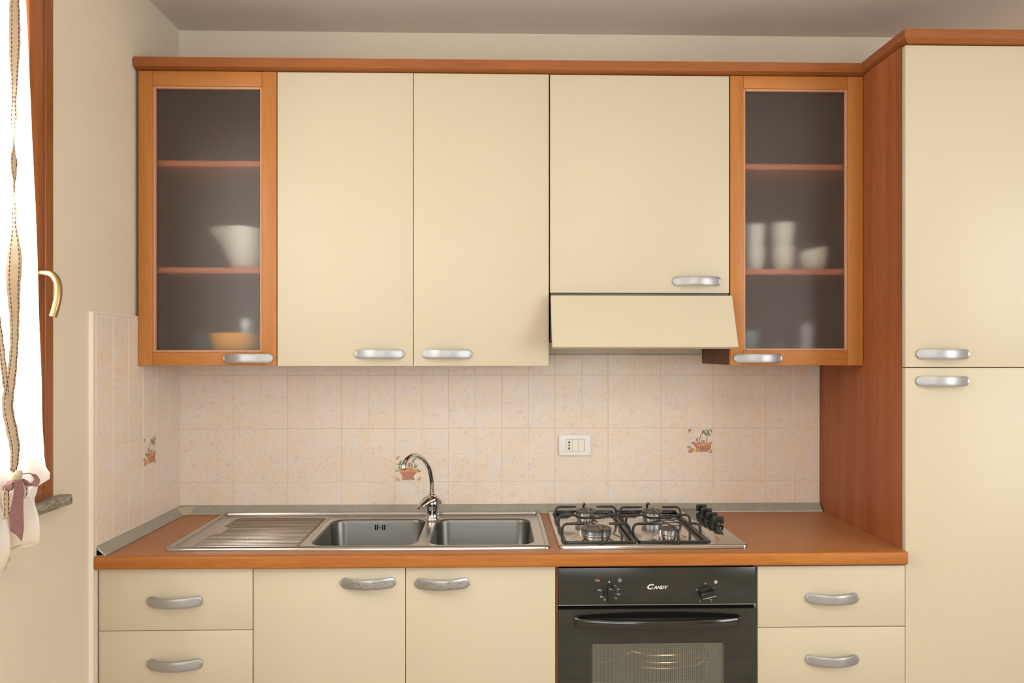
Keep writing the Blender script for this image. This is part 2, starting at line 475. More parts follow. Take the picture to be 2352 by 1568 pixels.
sheet_holes(b, [(RY, 0), (YW, 0), (YW, CZ), (RY, CZ)], [[(WY0, WZ0), (WY1, WZ0), (WY1, WZ1), (WY0, WZ1)]], XW - 0.3, XW, M=MX)
struct('wall_left', b, M['wall'])
b = NB()
MY = Matrix(((1, 0, 0, 0), (0, 0, 1, 0), (0, 1, 0, 0), (0, 0, 0, 1)))   # plate XY -> wall in XZ, thickness along Y
sheet_holes(b, [(XW - 0.3, 0), (RX + 0.2, 0), (RX + 0.2, CZ), (XW - 0.3, CZ)], [[(RW[0], RW[2]), (RW[1], RW[2]), (RW[1], RW[3]), (RW[0], RW[3])]], RY, RY + 0.15, M=MY)
struct('wall_front', b, M['wall'])

b = NB()
sheet_holes(b, [(RY, 0), (YW, 0), (YW, CZ), (RY, CZ)], [[(RWY[0], RWY[2]), (RWY[1], RWY[2]), (RWY[1], RWY[3]), (RWY[0], RWY[3])]], RX, RX + 0.15, M=MX)
struct('wall_right', b, M['wall'])

# ---- rear window (behind the camera)
def ring_yz(bm, x0, x1, a, bb, w, bev=0.004):
    (y0, z0), (y1, z1) = a, bb
    box(bm, x0, x1, y0, y0 + w, z0, z1, bev); box(bm, x0, x1, y1 - w, y1, z0, z1, bev)
    box(bm, x0, x1, y0 + w, y1 - w, z0, z0 + w, bev); box(bm, x0, x1, y0 + w, y1 - w, z1 - w, z1, bev)
b = NB(); yy = RY + 0.05
for x0, x1 in ((RW[0], 0.07), (0.92, 0.98), (1.83, RW[1])): box(b, x0, x1, yy, yy + 0.06, RW[2], RW[3], 0.004)
box(b, RW[0], RW[1], yy, yy + 0.06, RW[2], RW[2] + 0.07, 0.004); box(b, RW[0], RW[1], yy, yy + 0.06, RW[3] - 0.07, RW[3], 0.004)
w2 = struct('window_2', b, M['winwood'])
b = NB(); box(b, 0.06, 1.84, yy + 0.02, yy + 0.026, RW[2] + 0.06, RW[3] - 0.06); obj('glass', b, M['pane'], w2)

b = NB(); ring_yz(b, RX + 0.02, RX + 0.08, (RWY[0], RWY[2]), (RWY[1], RWY[3]), 0.06)
box(b, RX + 0.02, RX + 0.08, -2.83, -2.77, RWY[2] + 0.06, RWY[3] - 0.06, 0.004)
w3 = struct('window_3', b, M['winwood'])
b = NB(); box(b, RX + 0.045, RX + 0.051, RWY[0] + 0.05, RWY[1] - 0.05, RWY[2] + 0.05, RWY[3] - 0.05); obj('glass', b, M['pane'], w3)

# ---- left window
b = NB()
ring_yz(b, XW - 0.06, XW + 0.005, (WY0, WZ0), (WY1, WZ1), 0.048, 0.004)
for y_ in (WY1 - 0.0485, WY0 + 0.0395): box(b, XW - 0.004, XW + 0.011, y_, y_ + 0.009, WZ0 + 0.03, WZ1 - 0.05, 0.004, 3)
w1 = struct('window_1', b, M['winwood'])
b = NB()
ring_yz(b, XW - 0.05, XW + 0.014, (WY0 + 0.056, WZ0 + 0.03), (WY1 - 0.056, WZ1 - 0.056), 0.064, 0.008)
box(b, XW - 0.05, XW + 0.014, -1.49, -1.42, WZ0 + 0.09, WZ1 - 0.12, 0.008)
sash = obj('sash', b, M['winwood'], w1)
b = NB(); box(b, XW - 0.030, XW - 0.024, WY0 + 0.11, WY1 - 0.11, WZ0 + 0.09, WZ1 - 0.115); obj('glass', b, M['pane'], w1)
b = NB()
tube(b, smooth_path([(XW + 0.014, -0.895, 1.680), (0.020, -0.895, 1.680), (0.040, -0.896, 1.675), (0.0550, -0.899, 1.655), (0.0600, -0.904, 1.625), (0.056, -0.908, 1.592), (0.050, -0.910, 1.568)], 6),
     [0.009] * 8 + [0.0095] * 29, 14)
obj('handle', b, M['brass'], w1, label='curved bronze window handle')
b = NB(); box(b, -0.25, 0.024, -2.16, -0.768, 1.066, 1.0945, 0.006)
sill = obj('window_sill', b, M['stone']); tag(sill, kind='structure')
sill.name = 'trim_4'

# ---------------------------------------------------------------- wall tiles (structure)
GX, GZ = 0.1945, 0.994
# back
b = NB(); ztop = 1.47
box(b, XW, 2.40, 0.0016, YW, 0.86, ztop, mi=1)
def cells(lo, hi, g, step=0.1):
    k = math.floor((lo - g) / step); out = []
    while g + k * step < hi - 1e-6:
        a, c = g + k * step, g + (k + 1) * step
        out.append((max(a, lo), min(c, hi), k)); k += 1
    return out
skip = {}
for x0, x1, kx in cells(0.0, 2.40, GX):
    for z0, z1, kz in cells(0.86, ztop, GZ):
        gl = 0.0006 if kx % 2 == 0 else 0.0011; gr = 0.0011 if kx % 2 == 0 else 0.0006
        gb = 0.0006 if kz % 2 == 0 else 0.0011; gt = 0.0011 if kz % 2 == 0 else 0.0006
        if x1 - x0 < 0.01 or z1 - z0 < 0.01: continue
        if x0 < 1e-6: gl = -0.003
        box(b, x0 + gl, x1 - gr, 0.0, 0.004, z0 + gb, z1 - gt, 0.0008, 1, mi=0)
for k in range(0, 12):
    x = GX + 0.2 * k; box(b, x - 0.0008, x + 0.0008, 0.0011, 0.002, 0.86, ztop, mi=2)
for k in range(-1, 3):
    z = GZ + 0.2 * k; box(b, 0, 2.40, 0.0011, 0.002, z - 0.0008, z + 0.0008, mi=2) if z > 0.86 else None
t1 = struct('trim_1', b, [M['tile'], M['grout'], M['grout2']])
# left
b = NB(); ly, ltop, lbot = -0.62, 1.5935, 0.09
box(b, XW, -0.0016, ly, 0.0, lbot, ltop, mi=1)
GY = -0.004
for y0, y1, ky in cells(ly, 0.0, GY):
    for z0, z1, kz in cells(lbot, ltop, GZ):
        if y1 - y0 < 0.01: continue
        gl = 0.0006 if ky % 2 == 0 else 0.0011; gr = 0.0011 if ky % 2 == 0 else 0.0006
        gb = 0.0006 if kz % 2 == 0 else 0.0011; gt = 0.0011 if kz % 2 == 0 else 0.0006
        if y1 > -1e-6: gr = -0.0006
        box(b, -0.004, 0.0, y0 + gl, y1 - gr, z0 + gb, z1 - gt, 0.0008, 1, mi=0)
t2 = struct('trim_2', b, [M['tile'], M['grout']])
b = NB(); box(b, XW - 0.002, 0.0008, ly - 0.003, ly, lbot, ltop + 0.003, 0.0006, 1); box(b, XW - 0.002, 0.0008, ly, YW - 0.002, ltop, ltop + 0.003, 0)
struct('trim_3', b, M['plaster'])

# ---- fruit basket motifs printed on three tiles
LAYER = [0]
def poly(bm, pts, d, mi, F):
    LAYER[0] += 1; d += 0.000004 * (LAYER[0] % 90)
    vs = [bm.verts.new(F(p[0], p[1], d)) for p in pts]; f = bm.faces.new(vs); f.material_index = mi
    # a little thickness so that the print is a real raised glaze
    ws = [bm.verts.new(F(p[0], p[1], -0.0001)) for p in pts]
    n = len(pts)
    for i in range(n):
        g = bm.faces.new((vs[i], ws[i], ws[(i + 1) % n], vs[(i + 1) % n])); g.material_index = mi
def ell(cx, cy, rx, ry, rot=0.0, n=14):
    o = []
    for k in range(n):
        a = 2 * PI * k / n; x, y = rx * math.cos(a), ry * math.sin(a)
        o.append((cx + x * math.cos(rot) - y * math.sin(rot), cy + x * math.sin(rot) + y * math.cos(rot)))
    return o
def leaf(cx, cy, l, w, rot):
    o = [(-l, 0), (-l * .4, w), (l * .3, w * .8), (l, 0), (l * .3, -w * .8), (-l * .4, -w)]
    return [(cx + x * math.cos(rot) - y * math.sin(rot), cy + x * math.sin(rot) + y * math.cos(rot)) for x, y in o]
def strand(pts, w):
    P = [Vector((p[0], p[1], 0)) for p in smooth_path([(p[0], p[1], 0) for p in pts], 6)]
    L, R = [], []
    for i, p in enumerate(P):
        t = (P[min(i + 1, len(P) - 1)] - P[max(i - 1, 0)]).normalized(); nn = Vector((-t.y, t.x, 0)) * w
        L.append((p.x + nn.x, p.y + nn.y)); R.append((p.x - nn.x, p.y - nn.y))
    return L, R
def motif(name, F, kind, parent):
    """unit square 0..1 mapped by F(u, v, depth)"""
    bm = NB(); D = 0.00025
    mats = [M['m_basket'], M['m_corner'], M['m_apple'], M['m_pear'], M['m_leaf'], M['m_stem'], M['m_bg']]
    for cx, cy, sx, sy in ((0.05, 0.05, 1, 1), (0.95, 0.05, -1, 1), (0.05, 0.95, 1, -1), (0.95, 0.95, -1, -1)):
        poly(bm, [(cx, cy), (cx + .15 * sx, cy), (cx, cy + .15 * sy)], D, 1, F)
        poly(bm, ell(cx + .045 * sx, cy + .045 * sy, .022, .022, 0, 8), D * 1.5, 6, F)
    def st(pts, w, mi, d):
        L, R = strand(pts, w)
        for i in range(len(L) - 1): poly(bm, [L[i], L[i + 1], R[i + 1], R[i]], d, mi, F)
    if kind == 'tall':
        poly(bm, [(.30, .30), (.92, .36), (.90, .22), (.80, .10), (.45, .09), (.36, .16)], D, 0, F)
        for k in range(6): st([(.36 + .09 * k, .12), (.42 + .09 * k, .32)], .006, 5, D * 1.3)
        st([(.48, .34), (.48, .55), (.52, .72), (.60, .83), (.68, .84), (.76, .72), (.74, .5), (.75, .36)], .014, 5, D * 1.4)
        for c in ((.32, .36), (.42, .40), (.52, .37), (.82, .38)): poly(bm, ell(*c, .075, .07), D * 1.6, 2, F)
        for c in ((.64, .42), (.72, .37)): poly(bm, ell(*c, .06, .075), D * 1.6, 3, F)
        poly(bm, ell(.19, .17, .095, .085), D * 1.8, 2, F); poly(bm, ell(.40, .16, .09, .085), D * 1.8, 3, F)
        for q in ((.62, .86, .10, .05, 1.2), (.78, .86, .11, .05, 2.2), (.84, .74, .09, .045, -.7), (.70, .76, .08, .045, -1.1), (.38, .56, .09, .045, 1.4), (.23, .43, .10, .04, .4), (.60, .49, .09, .04, .5), (.90, .42, .08, .035, 1.0), (.08, .27, .09, .04, .3), (.52, .2, .08, .04, 1.3)):
            poly(bm, leaf(*q), D * 2, 4, F)
    else:
        poly(bm, [(.14, .40), (.86, .40), (.74, .27), (.68, .20), (.74, .07), (.24, .07), (.30, .20), (.24, .28)], D, 0, F)
        for k in range(6): st([(.26 + .08 * k, .09), (.24 + .10 * k, .38)], .005, 5, D * 1.3)
        for c in ((.22, .42), (.33, .44), (.72, .42), (.83, .43)): poly(bm, ell(*c, .085, .065), D * 1.6, 3, F)
        for c in ((.42, .46), (.54, .42), (.62, .47), (.40, .40), (.50, .49), (.56, .68)): poly(bm, ell(*c, .06, .055), D * 1.8, 2, F)
        for q in ((.18, .66, .10, .05, .2), (.22, .76, .08, .04, .6), (.16, .54, .07, .035, 1.2), (.08, .42, .06, .03, .7), (.52, .62, .09, .045, 1.9), (.62, .60, .09, .04, 1.5), (.74, .60, .11, .035, 1.3), (.80, .58, .09, .03, .9), (.68, .78, .08, .05, 1.4), (.76, .86, .08, .03, .4), (.92, .40, .07, .035, .4)):
            poly(bm, leaf(*q), D * 2, 4, F)
        st([(.60, .50), (.66, .66), (.68, .84), (.78, .90)], .008, 4, D * 1.5)
    bmesh.ops.recalc_face_normals(bm, faces=bm.faces[:])
    return obj(name, bm, mats, parent, smooth=0)
def FB(x0, z0): return lambda u, v, d: Vector((x0 + 0.1 * u, -d, z0 + 0.1 * v))
motif('fruit_motif', FB(GX + 0.6, GZ), 'low', t1)['label'] = 'printed fruit basket with two leaves'
motif('fruit_motif', FB(GX + 1.7, GZ + 0.1), 'tall', t1)['label'] = 'printed basket with a high bowed handle'
motif('fruit_motif', lambda u, v, d: Vector((d, -0.304 + 0.1 * u, GZ + 0.1 + 0.1 * v)), 'tall', t2)

# ---------------------------------------------------------------- bow handle
HL, HH = 0.163, 0.030
def handle(parent, x, z, y, worn=False, label=None):
    """x = left end, z = centre height, y = face of the door (handle bows out to -y)"""
    bm = NB(); n, mseg, prot, th = 48, 8, 0.027, 0.0042
    fr, bk = [], []
    for i in range(n + 1):
        a = -math.cos(PI * i / n); xx = x + HL / 2 + a * HL / 2
        ue = 1 - HH / HL
        hh = HH / 2 * math.sqrt(max(0.0, 1 - (max(0, abs(a) - ue) / (1 - ue)) ** 2)) if i not in (0, n) else 0.0005
        hh = max(hh, 0.0005)
        if abs(a) < ue: hh = HH / 2 * (1 - 0.10 * (1 - (a / ue) ** 2) * 0.6)
        t = min(1.0, abs(a) / 0.93)
        yo = prot * (1 - t * t) ** 1.15
        f, k = [], []
        for j in range(mseg + 1):
            v = -1 + 2 * j / mseg
            bulge = 0.0007 * (1 - v * v)
            edge = 0.0010 * (abs(v) ** 10)
            f.append(bm.verts.new((xx, y - 0.0015 - yo - th - bulge + edge, z + v * hh)))
            k.append(bm.verts.new((xx, y - 0.0005 - yo, z + v * hh)))
        fr.append(f); bk.append(k)
    for i in range(n):
        for j in range(mseg):
            bm.faces.new((fr[i][j], fr[i + 1][j], fr[i + 1][j + 1], fr[i][j + 1]))
            bm.faces.new((bk[i][j], bk[i][j + 1], bk[i + 1][j + 1], bk[i + 1][j]))
        bm.faces.new((fr[i][0], bk[i][0], bk[i + 1][0], fr[i + 1][0]))
        bm.faces.new((fr[i][-1], fr[i + 1][-1], bk[i + 1][-1], bk[i][-1]))
    for j in range(mseg):
        bm.faces.new((fr[0][j], fr[0][j + 1], bk[0][j + 1], bk[0][j])); bm.faces.new((fr[-1][j], bk[-1][j], bk[-1][j + 1], fr[-1][j + 1]))
    # round mounting pads against the door
    for cx in (x + HH / 2, x + HL - HH / 2):
        lathe(bm, [(0, y - 0.0001), (HH / 2 + .0004, y - 0.0001), (HH / 2 + .0004, y - 0.004), (HH / 2 - 0.002, y - 0.005), (0, y - 0.005)], cx, z, 28, axis='y')
    return obj('handle', bm, M['handleworn'] if worn else M['alu'], parent, label=label, smooth=50)

def front(name, parent, x0, x1, z0, z1, y, th=0.0205):
    bm = NB(); box(bm, x0, x1, y, y + th, z0, z1, 0.0012, 2)
    return obj(name, bm, M['cream'], parent)

def carcass(parent, x0, x1, y0, y1, z0, z1, m, t=0.016, top=True, front_open=True, back=True):
    bm = NB()
    box(bm, x0, x0 + t, y0, y1, z0, z1); box(bm, x1 - t, x1, y0, y1, z0, z1)
    box(bm, x0 + t, x1 - t, y0, y1, z0, z0 + t)
    if top: box(bm, x0 + t, x1 - t, y0, y1, z1 - t, z1)
    if back: box(bm, x0 + t, x1 - t, y1 - 0.006, y1, z0 + t, z1 - (t if top else 0))
    return obj('carcass', bm, m, parent)

YB, YWC = -0.597, -0.3424          # door faces of base and wall units
G = 0.0014                         # half of the gap between fronts

# ---------------------------------------------------------------- base units
ZB0, ZBT, ZPL = 0.10, 0.8405, 0.10
def base(name, x0, x1, label, cat='cabinet'):
    return thing(name, ((x0 + x1) / 2, -0.3, ZB0), label, cat)
bt = base('drawer_cabinet', 0.004, 0.45, 'cream base unit of drawers beside the tiled window wall, below the draining board')
carcass(bt, 0.004, 0.4495, YB + 0.0215, -0.03, ZB0, 0.8435, M['cream_edge'], back=True)
zs = [(0.6605, ZBT), (0.4755, 0.6585), (0.290, 0.4735), (0.105, 0.288)]
for i, (z0, z1) in enumerate(zs):
    d = front('drawer', bt, 0.0055, 0.4525, z0, z1, YB)
    handle(d, 0.1445, (0.746, 0.562, 0.378, 0.193)[i], YB)
bt = base('sink_cabinet', 0.45, 1.35, 'wide cream base unit with two doors and scratched handles below the sink bowls')
carcass(bt, 0.4505, 1.3495, YB + 0.0215, -0.03, ZB0, 0.8435, M['cream_edge'], top=False)
d = front('door', bt, 0.4555, 0.9012, 0.105, ZBT - 0.001, YB); handle(d, 0.7105, 0.7972, YB, True, 'handle with a patch of dark scratches')
d = front('door', bt, 0.9038, 1.3475, 0.105, ZBT - 0.001, YB); handle(d, 0.9290, 0.7945, YB, True, 'handle scratched along its top edge')
bt = base('drawer_cabinet', 1.95, 2.40, 'cream base unit of drawers between the black oven and the tall unit')
carcass(bt, 1.9515, 2.399, YB + 0.0215, -0.03, ZB0, 0.8435, M['cream_edge'])
for i, (z0, z1) in enumerate([(0.655, ZBT - 0.004), (0.470, 0.6525), (0.285, 0.4675), (0.105, 0.2825)]):
    d = front('drawer', bt, 1.9555, 2.4025, z0, z1, YB)
    handle(d, 2.0985, (0.7415, 0.557, 0.373, 0.19)[i], YB)
bm = NB(); box(bm, 0.004, 2.398, -0.545, -0.53, 0.0, 0.0995)
tag(obj('plinth', bm, M['side']), 'long wooden plinth running under the base cabinets', 'plinth')

# ---------------------------------------------------------------- oven and its housing
bt = base('oven_housing', 1.35, 1.95, 'cherry wood housing around the black oven')
bm = NB()
box(bm, 1.3505, 1.3545, YB + 0.0015, -0.03, 0.10, 0.8435); box(bm, 1.9490, 1.9510, YB + 0.035, -0.03, 0.10, 0.8435)
box(bm, 1.3545, 1.9490, YB + 0.03, -0.03, 0.10, 0.116)
obj('carcass', bm, M['side'], bt)
OV = thing('oven', (1.6525, -0.30, 0.235), 'built-in black oven with two round dials under the hob, light on inside', 'oven')
ox0, ox1, oy = 1.3555, 1.9480, YB - 0.003
# body: open-fronted cavity
bm = NB()
cx0, cx1, cz0, cz1, cyb = 1.385, 1.925, 0.29, 0.66, -0.12
box(bm, 1.37, cx0, -0.57, -0.10, 0.24, 0.83); box(bm, cx1, 1.935, -0.57, -0.10, 0.24, 0.83)
box(bm, cx0, cx1, -0.57, -0.10, 0.24, cz0); box(bm, cx0, cx1, -0.57, -0.10, cz1, 0.83)
box(bm, cx0, cx1, cyb, -0.10, cz0, cz1)
obj('body', bm, mat('oven_cavity_enamel', (26, 26, 25), 0.3, 0, 0.6), OV)
bm = NB(); box(bm, ox0, ox1, oy, oy + 0.022, 0.7265, 0.8365, 0.002, 2)
pan = obj('control_panel', bm, M['ovenblack'], OV)
bm = NB(); box(bm, ox0, ox1, oy - 0.0012, oy + 0.001, 0.7250, 0.7268)
obj('trim_line', bm, M['alu'], pan)
bm = NB(); box(bm, ox0 + 0.003, ox1 - 0.003, oy + 0.010, oy + 0.03, 0.7125, 0.7265)
obj('vent_gap_shade', bm, M['dark'], OV)  # black filler, shade of the gap put into its colour
bm = NB()
rr = rrect(1.4575, 1.8495, 0.30, 0.6085, 0.006, 4)
sheet_holes(bm, [(ox0, 0.2405), (ox1, 0.2405), (ox1, 0.7125), (ox0, 0.7125)], [rr], oy, oy + 0.022, M=MY)
dr = obj('door', bm, M['ovenblack'], OV)
bm = NB(); box(bm, 1.4575, 1.8495, oy + 0.0012, oy + 0.004, 0.30, 0.6085)
obj('window_pane', bm, M['dots'], dr, label='dotted glass oven window')
bm = NB()
for lp in [rr]:
    P = [(p[0], oy + 0.0003, p[1]) for p in lp]; tube(bm, P, 0.0012, 6, closed=True)
obj('window_border', bm, mat('grey_border', (104, 108, 96), 0.4), dr)
# door handle: wide bowed bar
bm = NB(); n = 40; rows = []
hx0, hx1 = 1.4045, 1.9025
for i in range(n + 1):
    t = i / n; u = 2 * t - 1; x = hx0 + (hx1 - hx0) * t
    yo = 0.016 + 0.032 * (1 - abs(u) ** 2.4)
    if abs(u) > 0.97: yo = yo * (1 - (abs(u) - 0.97) / 0.03 * 0.35)
    zt = 0.6915; zb = 0.6655
    y1 = oy - yo
    rows.append([bm.verts.new(p) for p in ((x, y1 + 0.012, zt - 0.001), (x, y1 + 0.003, zt), (x, y1, zt - 0.003), (x, y1 + 0.001, zb + 0.003), (x, y1 + 0.004, zb), (x, y1 + 0.012, zb + 0.001))])
for A, B in zip(rows[:-1], rows[1:]):
    for k in range(6): bm.faces.new((A[k], A[(k + 1) % 6], B[(k + 1) % 6], B[k]))
bm.faces.new(rows[0][::-1]); bm.faces.new(rows[-1])
for x in (hx0 + 0.004, hx1 - 0.022): box(bm, x, x + 0.018, oy - 0.016, oy - 0.0002, 0.667, 0.690, 0.003)
obj('door_handle', bm, mat('glossy_black', (30, 30, 28), 0.12, 0, 0.7), dr, smooth=50)
# flat black plate, painted as the shade of the recess above the grip
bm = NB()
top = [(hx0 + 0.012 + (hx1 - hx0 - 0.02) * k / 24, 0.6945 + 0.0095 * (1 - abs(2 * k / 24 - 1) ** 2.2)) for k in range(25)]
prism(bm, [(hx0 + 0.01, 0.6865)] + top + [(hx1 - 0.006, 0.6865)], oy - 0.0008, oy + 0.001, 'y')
obj('grip_shade', bm, M['dark'], dr)
# dials
def dial(x, z, ang, label, R=0.0175):
    bm = NB()
    lathe(bm, [(0, oy), (R + 0.003, oy), (R + 0.002, oy - 0.003), (R, oy - 0.006), (R - 0.002, oy - 0.010), (0, oy - 0.010)], x, z, 36, axis='y')
    k = obj('dial', bm, M['ovenblack'], OV, label=label)
    bm = NB(); box(bm, -0.0085, 0.0085, -0.026, -0.006, -0.021, 0.0245, 0.002)
    Mr = Matrix.Translation((x, oy, z)) @ Matrix.Rotation(ang, 4, 'Y')
    bmesh.ops.transform(bm, matrix=Mr, verts=bm.verts[:])
    obj('grip', bm, M['blackp'], k)
    bm = NB(); box(bm, *((0.0076, 0.0088, -0.0268, -0.0255, -0.018, 0.0205) if ang else (-0.0035, 0.0035, -0.0268, -0.0255, 0.0175, 0.0185)))  # turned dial: white strip paints the highlight along the grip edge; otherwise a pointer mark
    bmesh.ops.transform(bm, matrix=Mr, verts=bm.verts[:]); obj('pointer_highlight', bm, M['print'], k)
dial(1.5095, 0.7615, 0.0, 'temperature dial pointing straight up')
dial(1.7985, 0.7610, math.radians(76), 'function dial turned to its light symbol', 0.0195)
# printing on the panel
py = oy - 0.0001
Zs = 1 / 1751 * 2.264
def pr(s, size, px_, pz_, **k): text_bm(bm, s, size, (px_, py, pz_), depth=0.0003, **k)
def pp(px, pyy): return 1.5095 + (px - 1400) * Zs, 0.7615 + (1362.5 - pyy) * Zs
def qq(px, pyy): return 1.7985 + (px - 1620.5) * Zs, 0.7610 + (1357.5 - pyy) * Zs
def dot(x, z, r, mi=0, inner=None):
    if inner is None: lathe(bm, [(0, py - 0.0003), (r, py - 0.0003), (r, py)], x, z, 16, mi, 'y')
    else: lathe(bm, [(inner, py), (inner, py - 0.0003), (r, py - 0.0003), (r, py)], x, z, 20, mi, 'y')
def printed(name, label=None):
    global bm
    obj(name, bm, [M['print'], M['redprint']], pan, smooth=0, label=label); bm = NB()
bm = NB()
for s_, a, c in (('MAX', 1377, 1356), ('200', 1380.5, 1371.5), ('175', 1388.5, 1378.5), ('50', 1420.5, 1354.5), ('100', 1420.5, 1366), ('125', 1414, 1375.3)):
    x, z = pp(a, c); pr(s_, 0.0052, x, z, bold=0.00012)
x, z = pp(1399, 1337); dot(x, z, 0.0026)
for a, c, r in ((1412, 1345.5, .0016), (1415, 1349.5, .0010), (1417, 1354.5, .0008), (1417.5, 1360, .0010), (1416.5, 1365, .0008), (1414, 1369.3, .0008), (1410.5, 1373, .0008), (1406.5, 1375.5, .0009), (1380.5, 1358.8, .0009), (1381.5, 1364.5, .0009), (1384.5, 1370, .0009), (1387.5, 1373.5, .0009), (1391.8, 1375.8, .0008)):
    x, z = pp(a, c); dot(x, z, r)
printed('temperature_scale')
x, z = pp(1368.5, 1333.7); pr('°C', 0.0075, x, z, bold=0.0001)
x, z = pp(1374.5, 1333.5); dot(x, z, 0.0036, 1)
printed('temperature_symbol')
x, z = pp(1423.5, 1333.5); dot(x, z, 0.0048, 0, 0.0037); box(bm, x - .0006, x + .0006, py - .0003, py, z - .0042, z + .0042)
printed('indicator_symbol')
x, z = qq(1643.4, 1333.4); dot(x, z, 0.0048, 0, 0.0022); box(bm, x - .0022, x + .0022, py - .0003, py, z - .0004, z + .0004)
printed('indicator_symbol')
x, z = qq(1619, 1336.8); dot(x, z, 0.0024, 0, 0.0016); printed('function_symbol')
x, z = qq(1638, 1350.5); dot(x, z, 0.0025, 0, 0.0017); box(bm, x - .0008, x + .0008, py - .0003, py, z - .0046, z - .0026); printed('function_symbol')
for marks in (((1599.3, 1350), None), ((1632.3, 1374.3), (1632.3, 1378)), ((1606, 1378), None)):
    for mk in marks:
        if mk: x, z = qq(*mk); box(bm, x - .003, x + .003, py - .0003, py, z - .0006, z + .0006)
    if marks[0][0] < 1600: x, z = qq(1599.3, 1353); dot(x, z, .0009)
    printed('function_symbol')
bm = NB()
text_bm(bm, 'C', 0.0205, (1.6285, py, 0.7785), shear=0.30, bold=0.0009, sx=1.25, depth=0.0003)
text_bm(bm, 'ANDY', 0.0122, (1.6610, py, 0.7765), shear=0.30, bold=0.0006, sx=1.16, spacing=0.98, depth=0.0003)
obj('logo_lettering', bm, M['print'], pan, smooth=0)
# lit inside: lamp, tubes modelled for the curved reflections and a glint
bm = NB()
def arc(cx, cy, rx, ry, a0, a1, z, n=30): return [(cx + rx * math.cos(math.radians(a0 + (a1 - a0) * k / n)), cy + ry * math.sin(math.radians(a0 + (a1 - a0) * k / n)), z) for k in range(n + 1)]
tube(bm, arc(1.76, -0.155, 0.117, 0.062, -120, 10, 0.42), 0.003, 8)
tube(bm, arc(1.755, -0.185, 0.137, 0.095, -125, 15, 0.42), 0.003, 8)
tube(bm, arc(1.745, -0.190, 0.169, 0.137, -120, 20, 0.42), 0.003, 8)
tube(bm, [(1.60, -0.255, 0.42), (1.62, -0.225, 0.425), (1.65, -0.195, 0.427), (1.68, -0.20, 0.424), (1.70, -0.225, 0.42)], 0.003, 8)  # short arc added as a glint
tube(bm, [(1.44, -0.32, 0.42), (1.50, -0.28, 0.42), (1.58, -0.255, 0.42)], 0.0025, 8)
for x in (1.66, 1.80): box(bm, x, x + 0.004, -0.33, -0.121, 0.416, 0.4175)
obj('reflection_arcs', bm, mat('arc_steel', (220, 190, 150), 0.15, 1.0), OV)
bm = NB(); lathe(bm, [(0, -0.121), (0.02, -0.121), (0.018, -0.135), (0.010, -0.145), (0, -0.148)], 1.83, 0.60, 20, axis='y')
lm = mat('oven_lamp_glass', (255, 200, 140), 0.3); _, _, lb = nodes(lm); lb.inputs['Emission Color'].default_value = (1, 0.62, 0.28, 1); lb.inputs['Emission Strength'].default_value = 6
obj('oven_lamp', bm, lm, OV)
ld = bpy.data.lights.new('oven_lamp_light', 'POINT'); ld.energy = 11.0; ld.color = (1, 0.66, 0.34); ld.shadow_soft_size = 0.012
lo = bpy.data.objects.new('oven_lamp_light', ld); C.objects.link(lo); lo.location = (1.80, -0.17, 0.585)

# ---------------------------------------------------------------- worktop
SX0, SX1, SY0, SY1 = 0.172, 1.338, -0.556, -0.0345
HX0, HX1, HY0, HY1 = 1.362, 1.937, -0.567, -0.047
bm = NB()
sheet_holes(bm, [(0.0015, -0.600), (2.4005, -0.600), (2.4005, -0.001), (0.0015, -0.001)],
            [rrect(SX0 + 0.010, SX1 - 0.010, SY0 + 0.010, SY1 - 0.010, 0.012), rrect(HX0 + 0.02, HX1 - 0.02, HY0 + 0.02, HY1 - 0.02, 0.02)], 0.8445, 0.8815)
wt = obj('worktop', bm, M['top']); tag(wt, 'long brown worktop with wooden front edge, carrying the sink and the hob', 'worktop')
bm = NB(); r = 0.006
prof = [(-0.6001, 0.8440)] + [(-0.618 + r - r * math.sin(a), 0.8440 + r - r * math.cos(a)) for a in (0, .5, 1.0, PI / 2)] + [(-0.618 + r - r * math.cos(a), 0.8820 - r + r * math.sin(a)) for a in (0, .5, 1.0, PI / 2)] + [(-0.6001, 0.8820)]
prism(bm, prof, 0.0015, 2.4005, 'x'); obj('front_edge', bm, M['edge'], wt)

# ---------------------------------------------------------------- upstand
up = thing('upstand', (1.2, -0.02, 0.882), 'grey sloping upstand strip along the tiled walls at the back of the worktop', 'upstand')
bm = NB()
prism(bm, [(-0.0006, 0.8822), (-0.031, 0.8822), (-0.031, 0.8845), (-0.006, 0.9095), (-0.0006, 0.9100)], 0.050, 2.398, 'x'); obj('strip', bm, M['strip'], up)
bm = NB()
prism(bm, [(-0.0312, 0.8822), (-0.0325, 0.8822), (-0.0325, 0.8848), (-0.0312, 0.8855)], 0.050, 2.398, 'x')
obj('lower_seal', bm, M['lightstrip'], up)
bm = NB()
prof = [(0.0006, 0.8822), (0.029, 0.8822), (0.029, 0.8845), (0.006, 0.9085), (0.0006, 0.9095)]
prism(bm, prof, -0.605, -0.050, 'y'); obj('strip', bm, M['strip'], up)
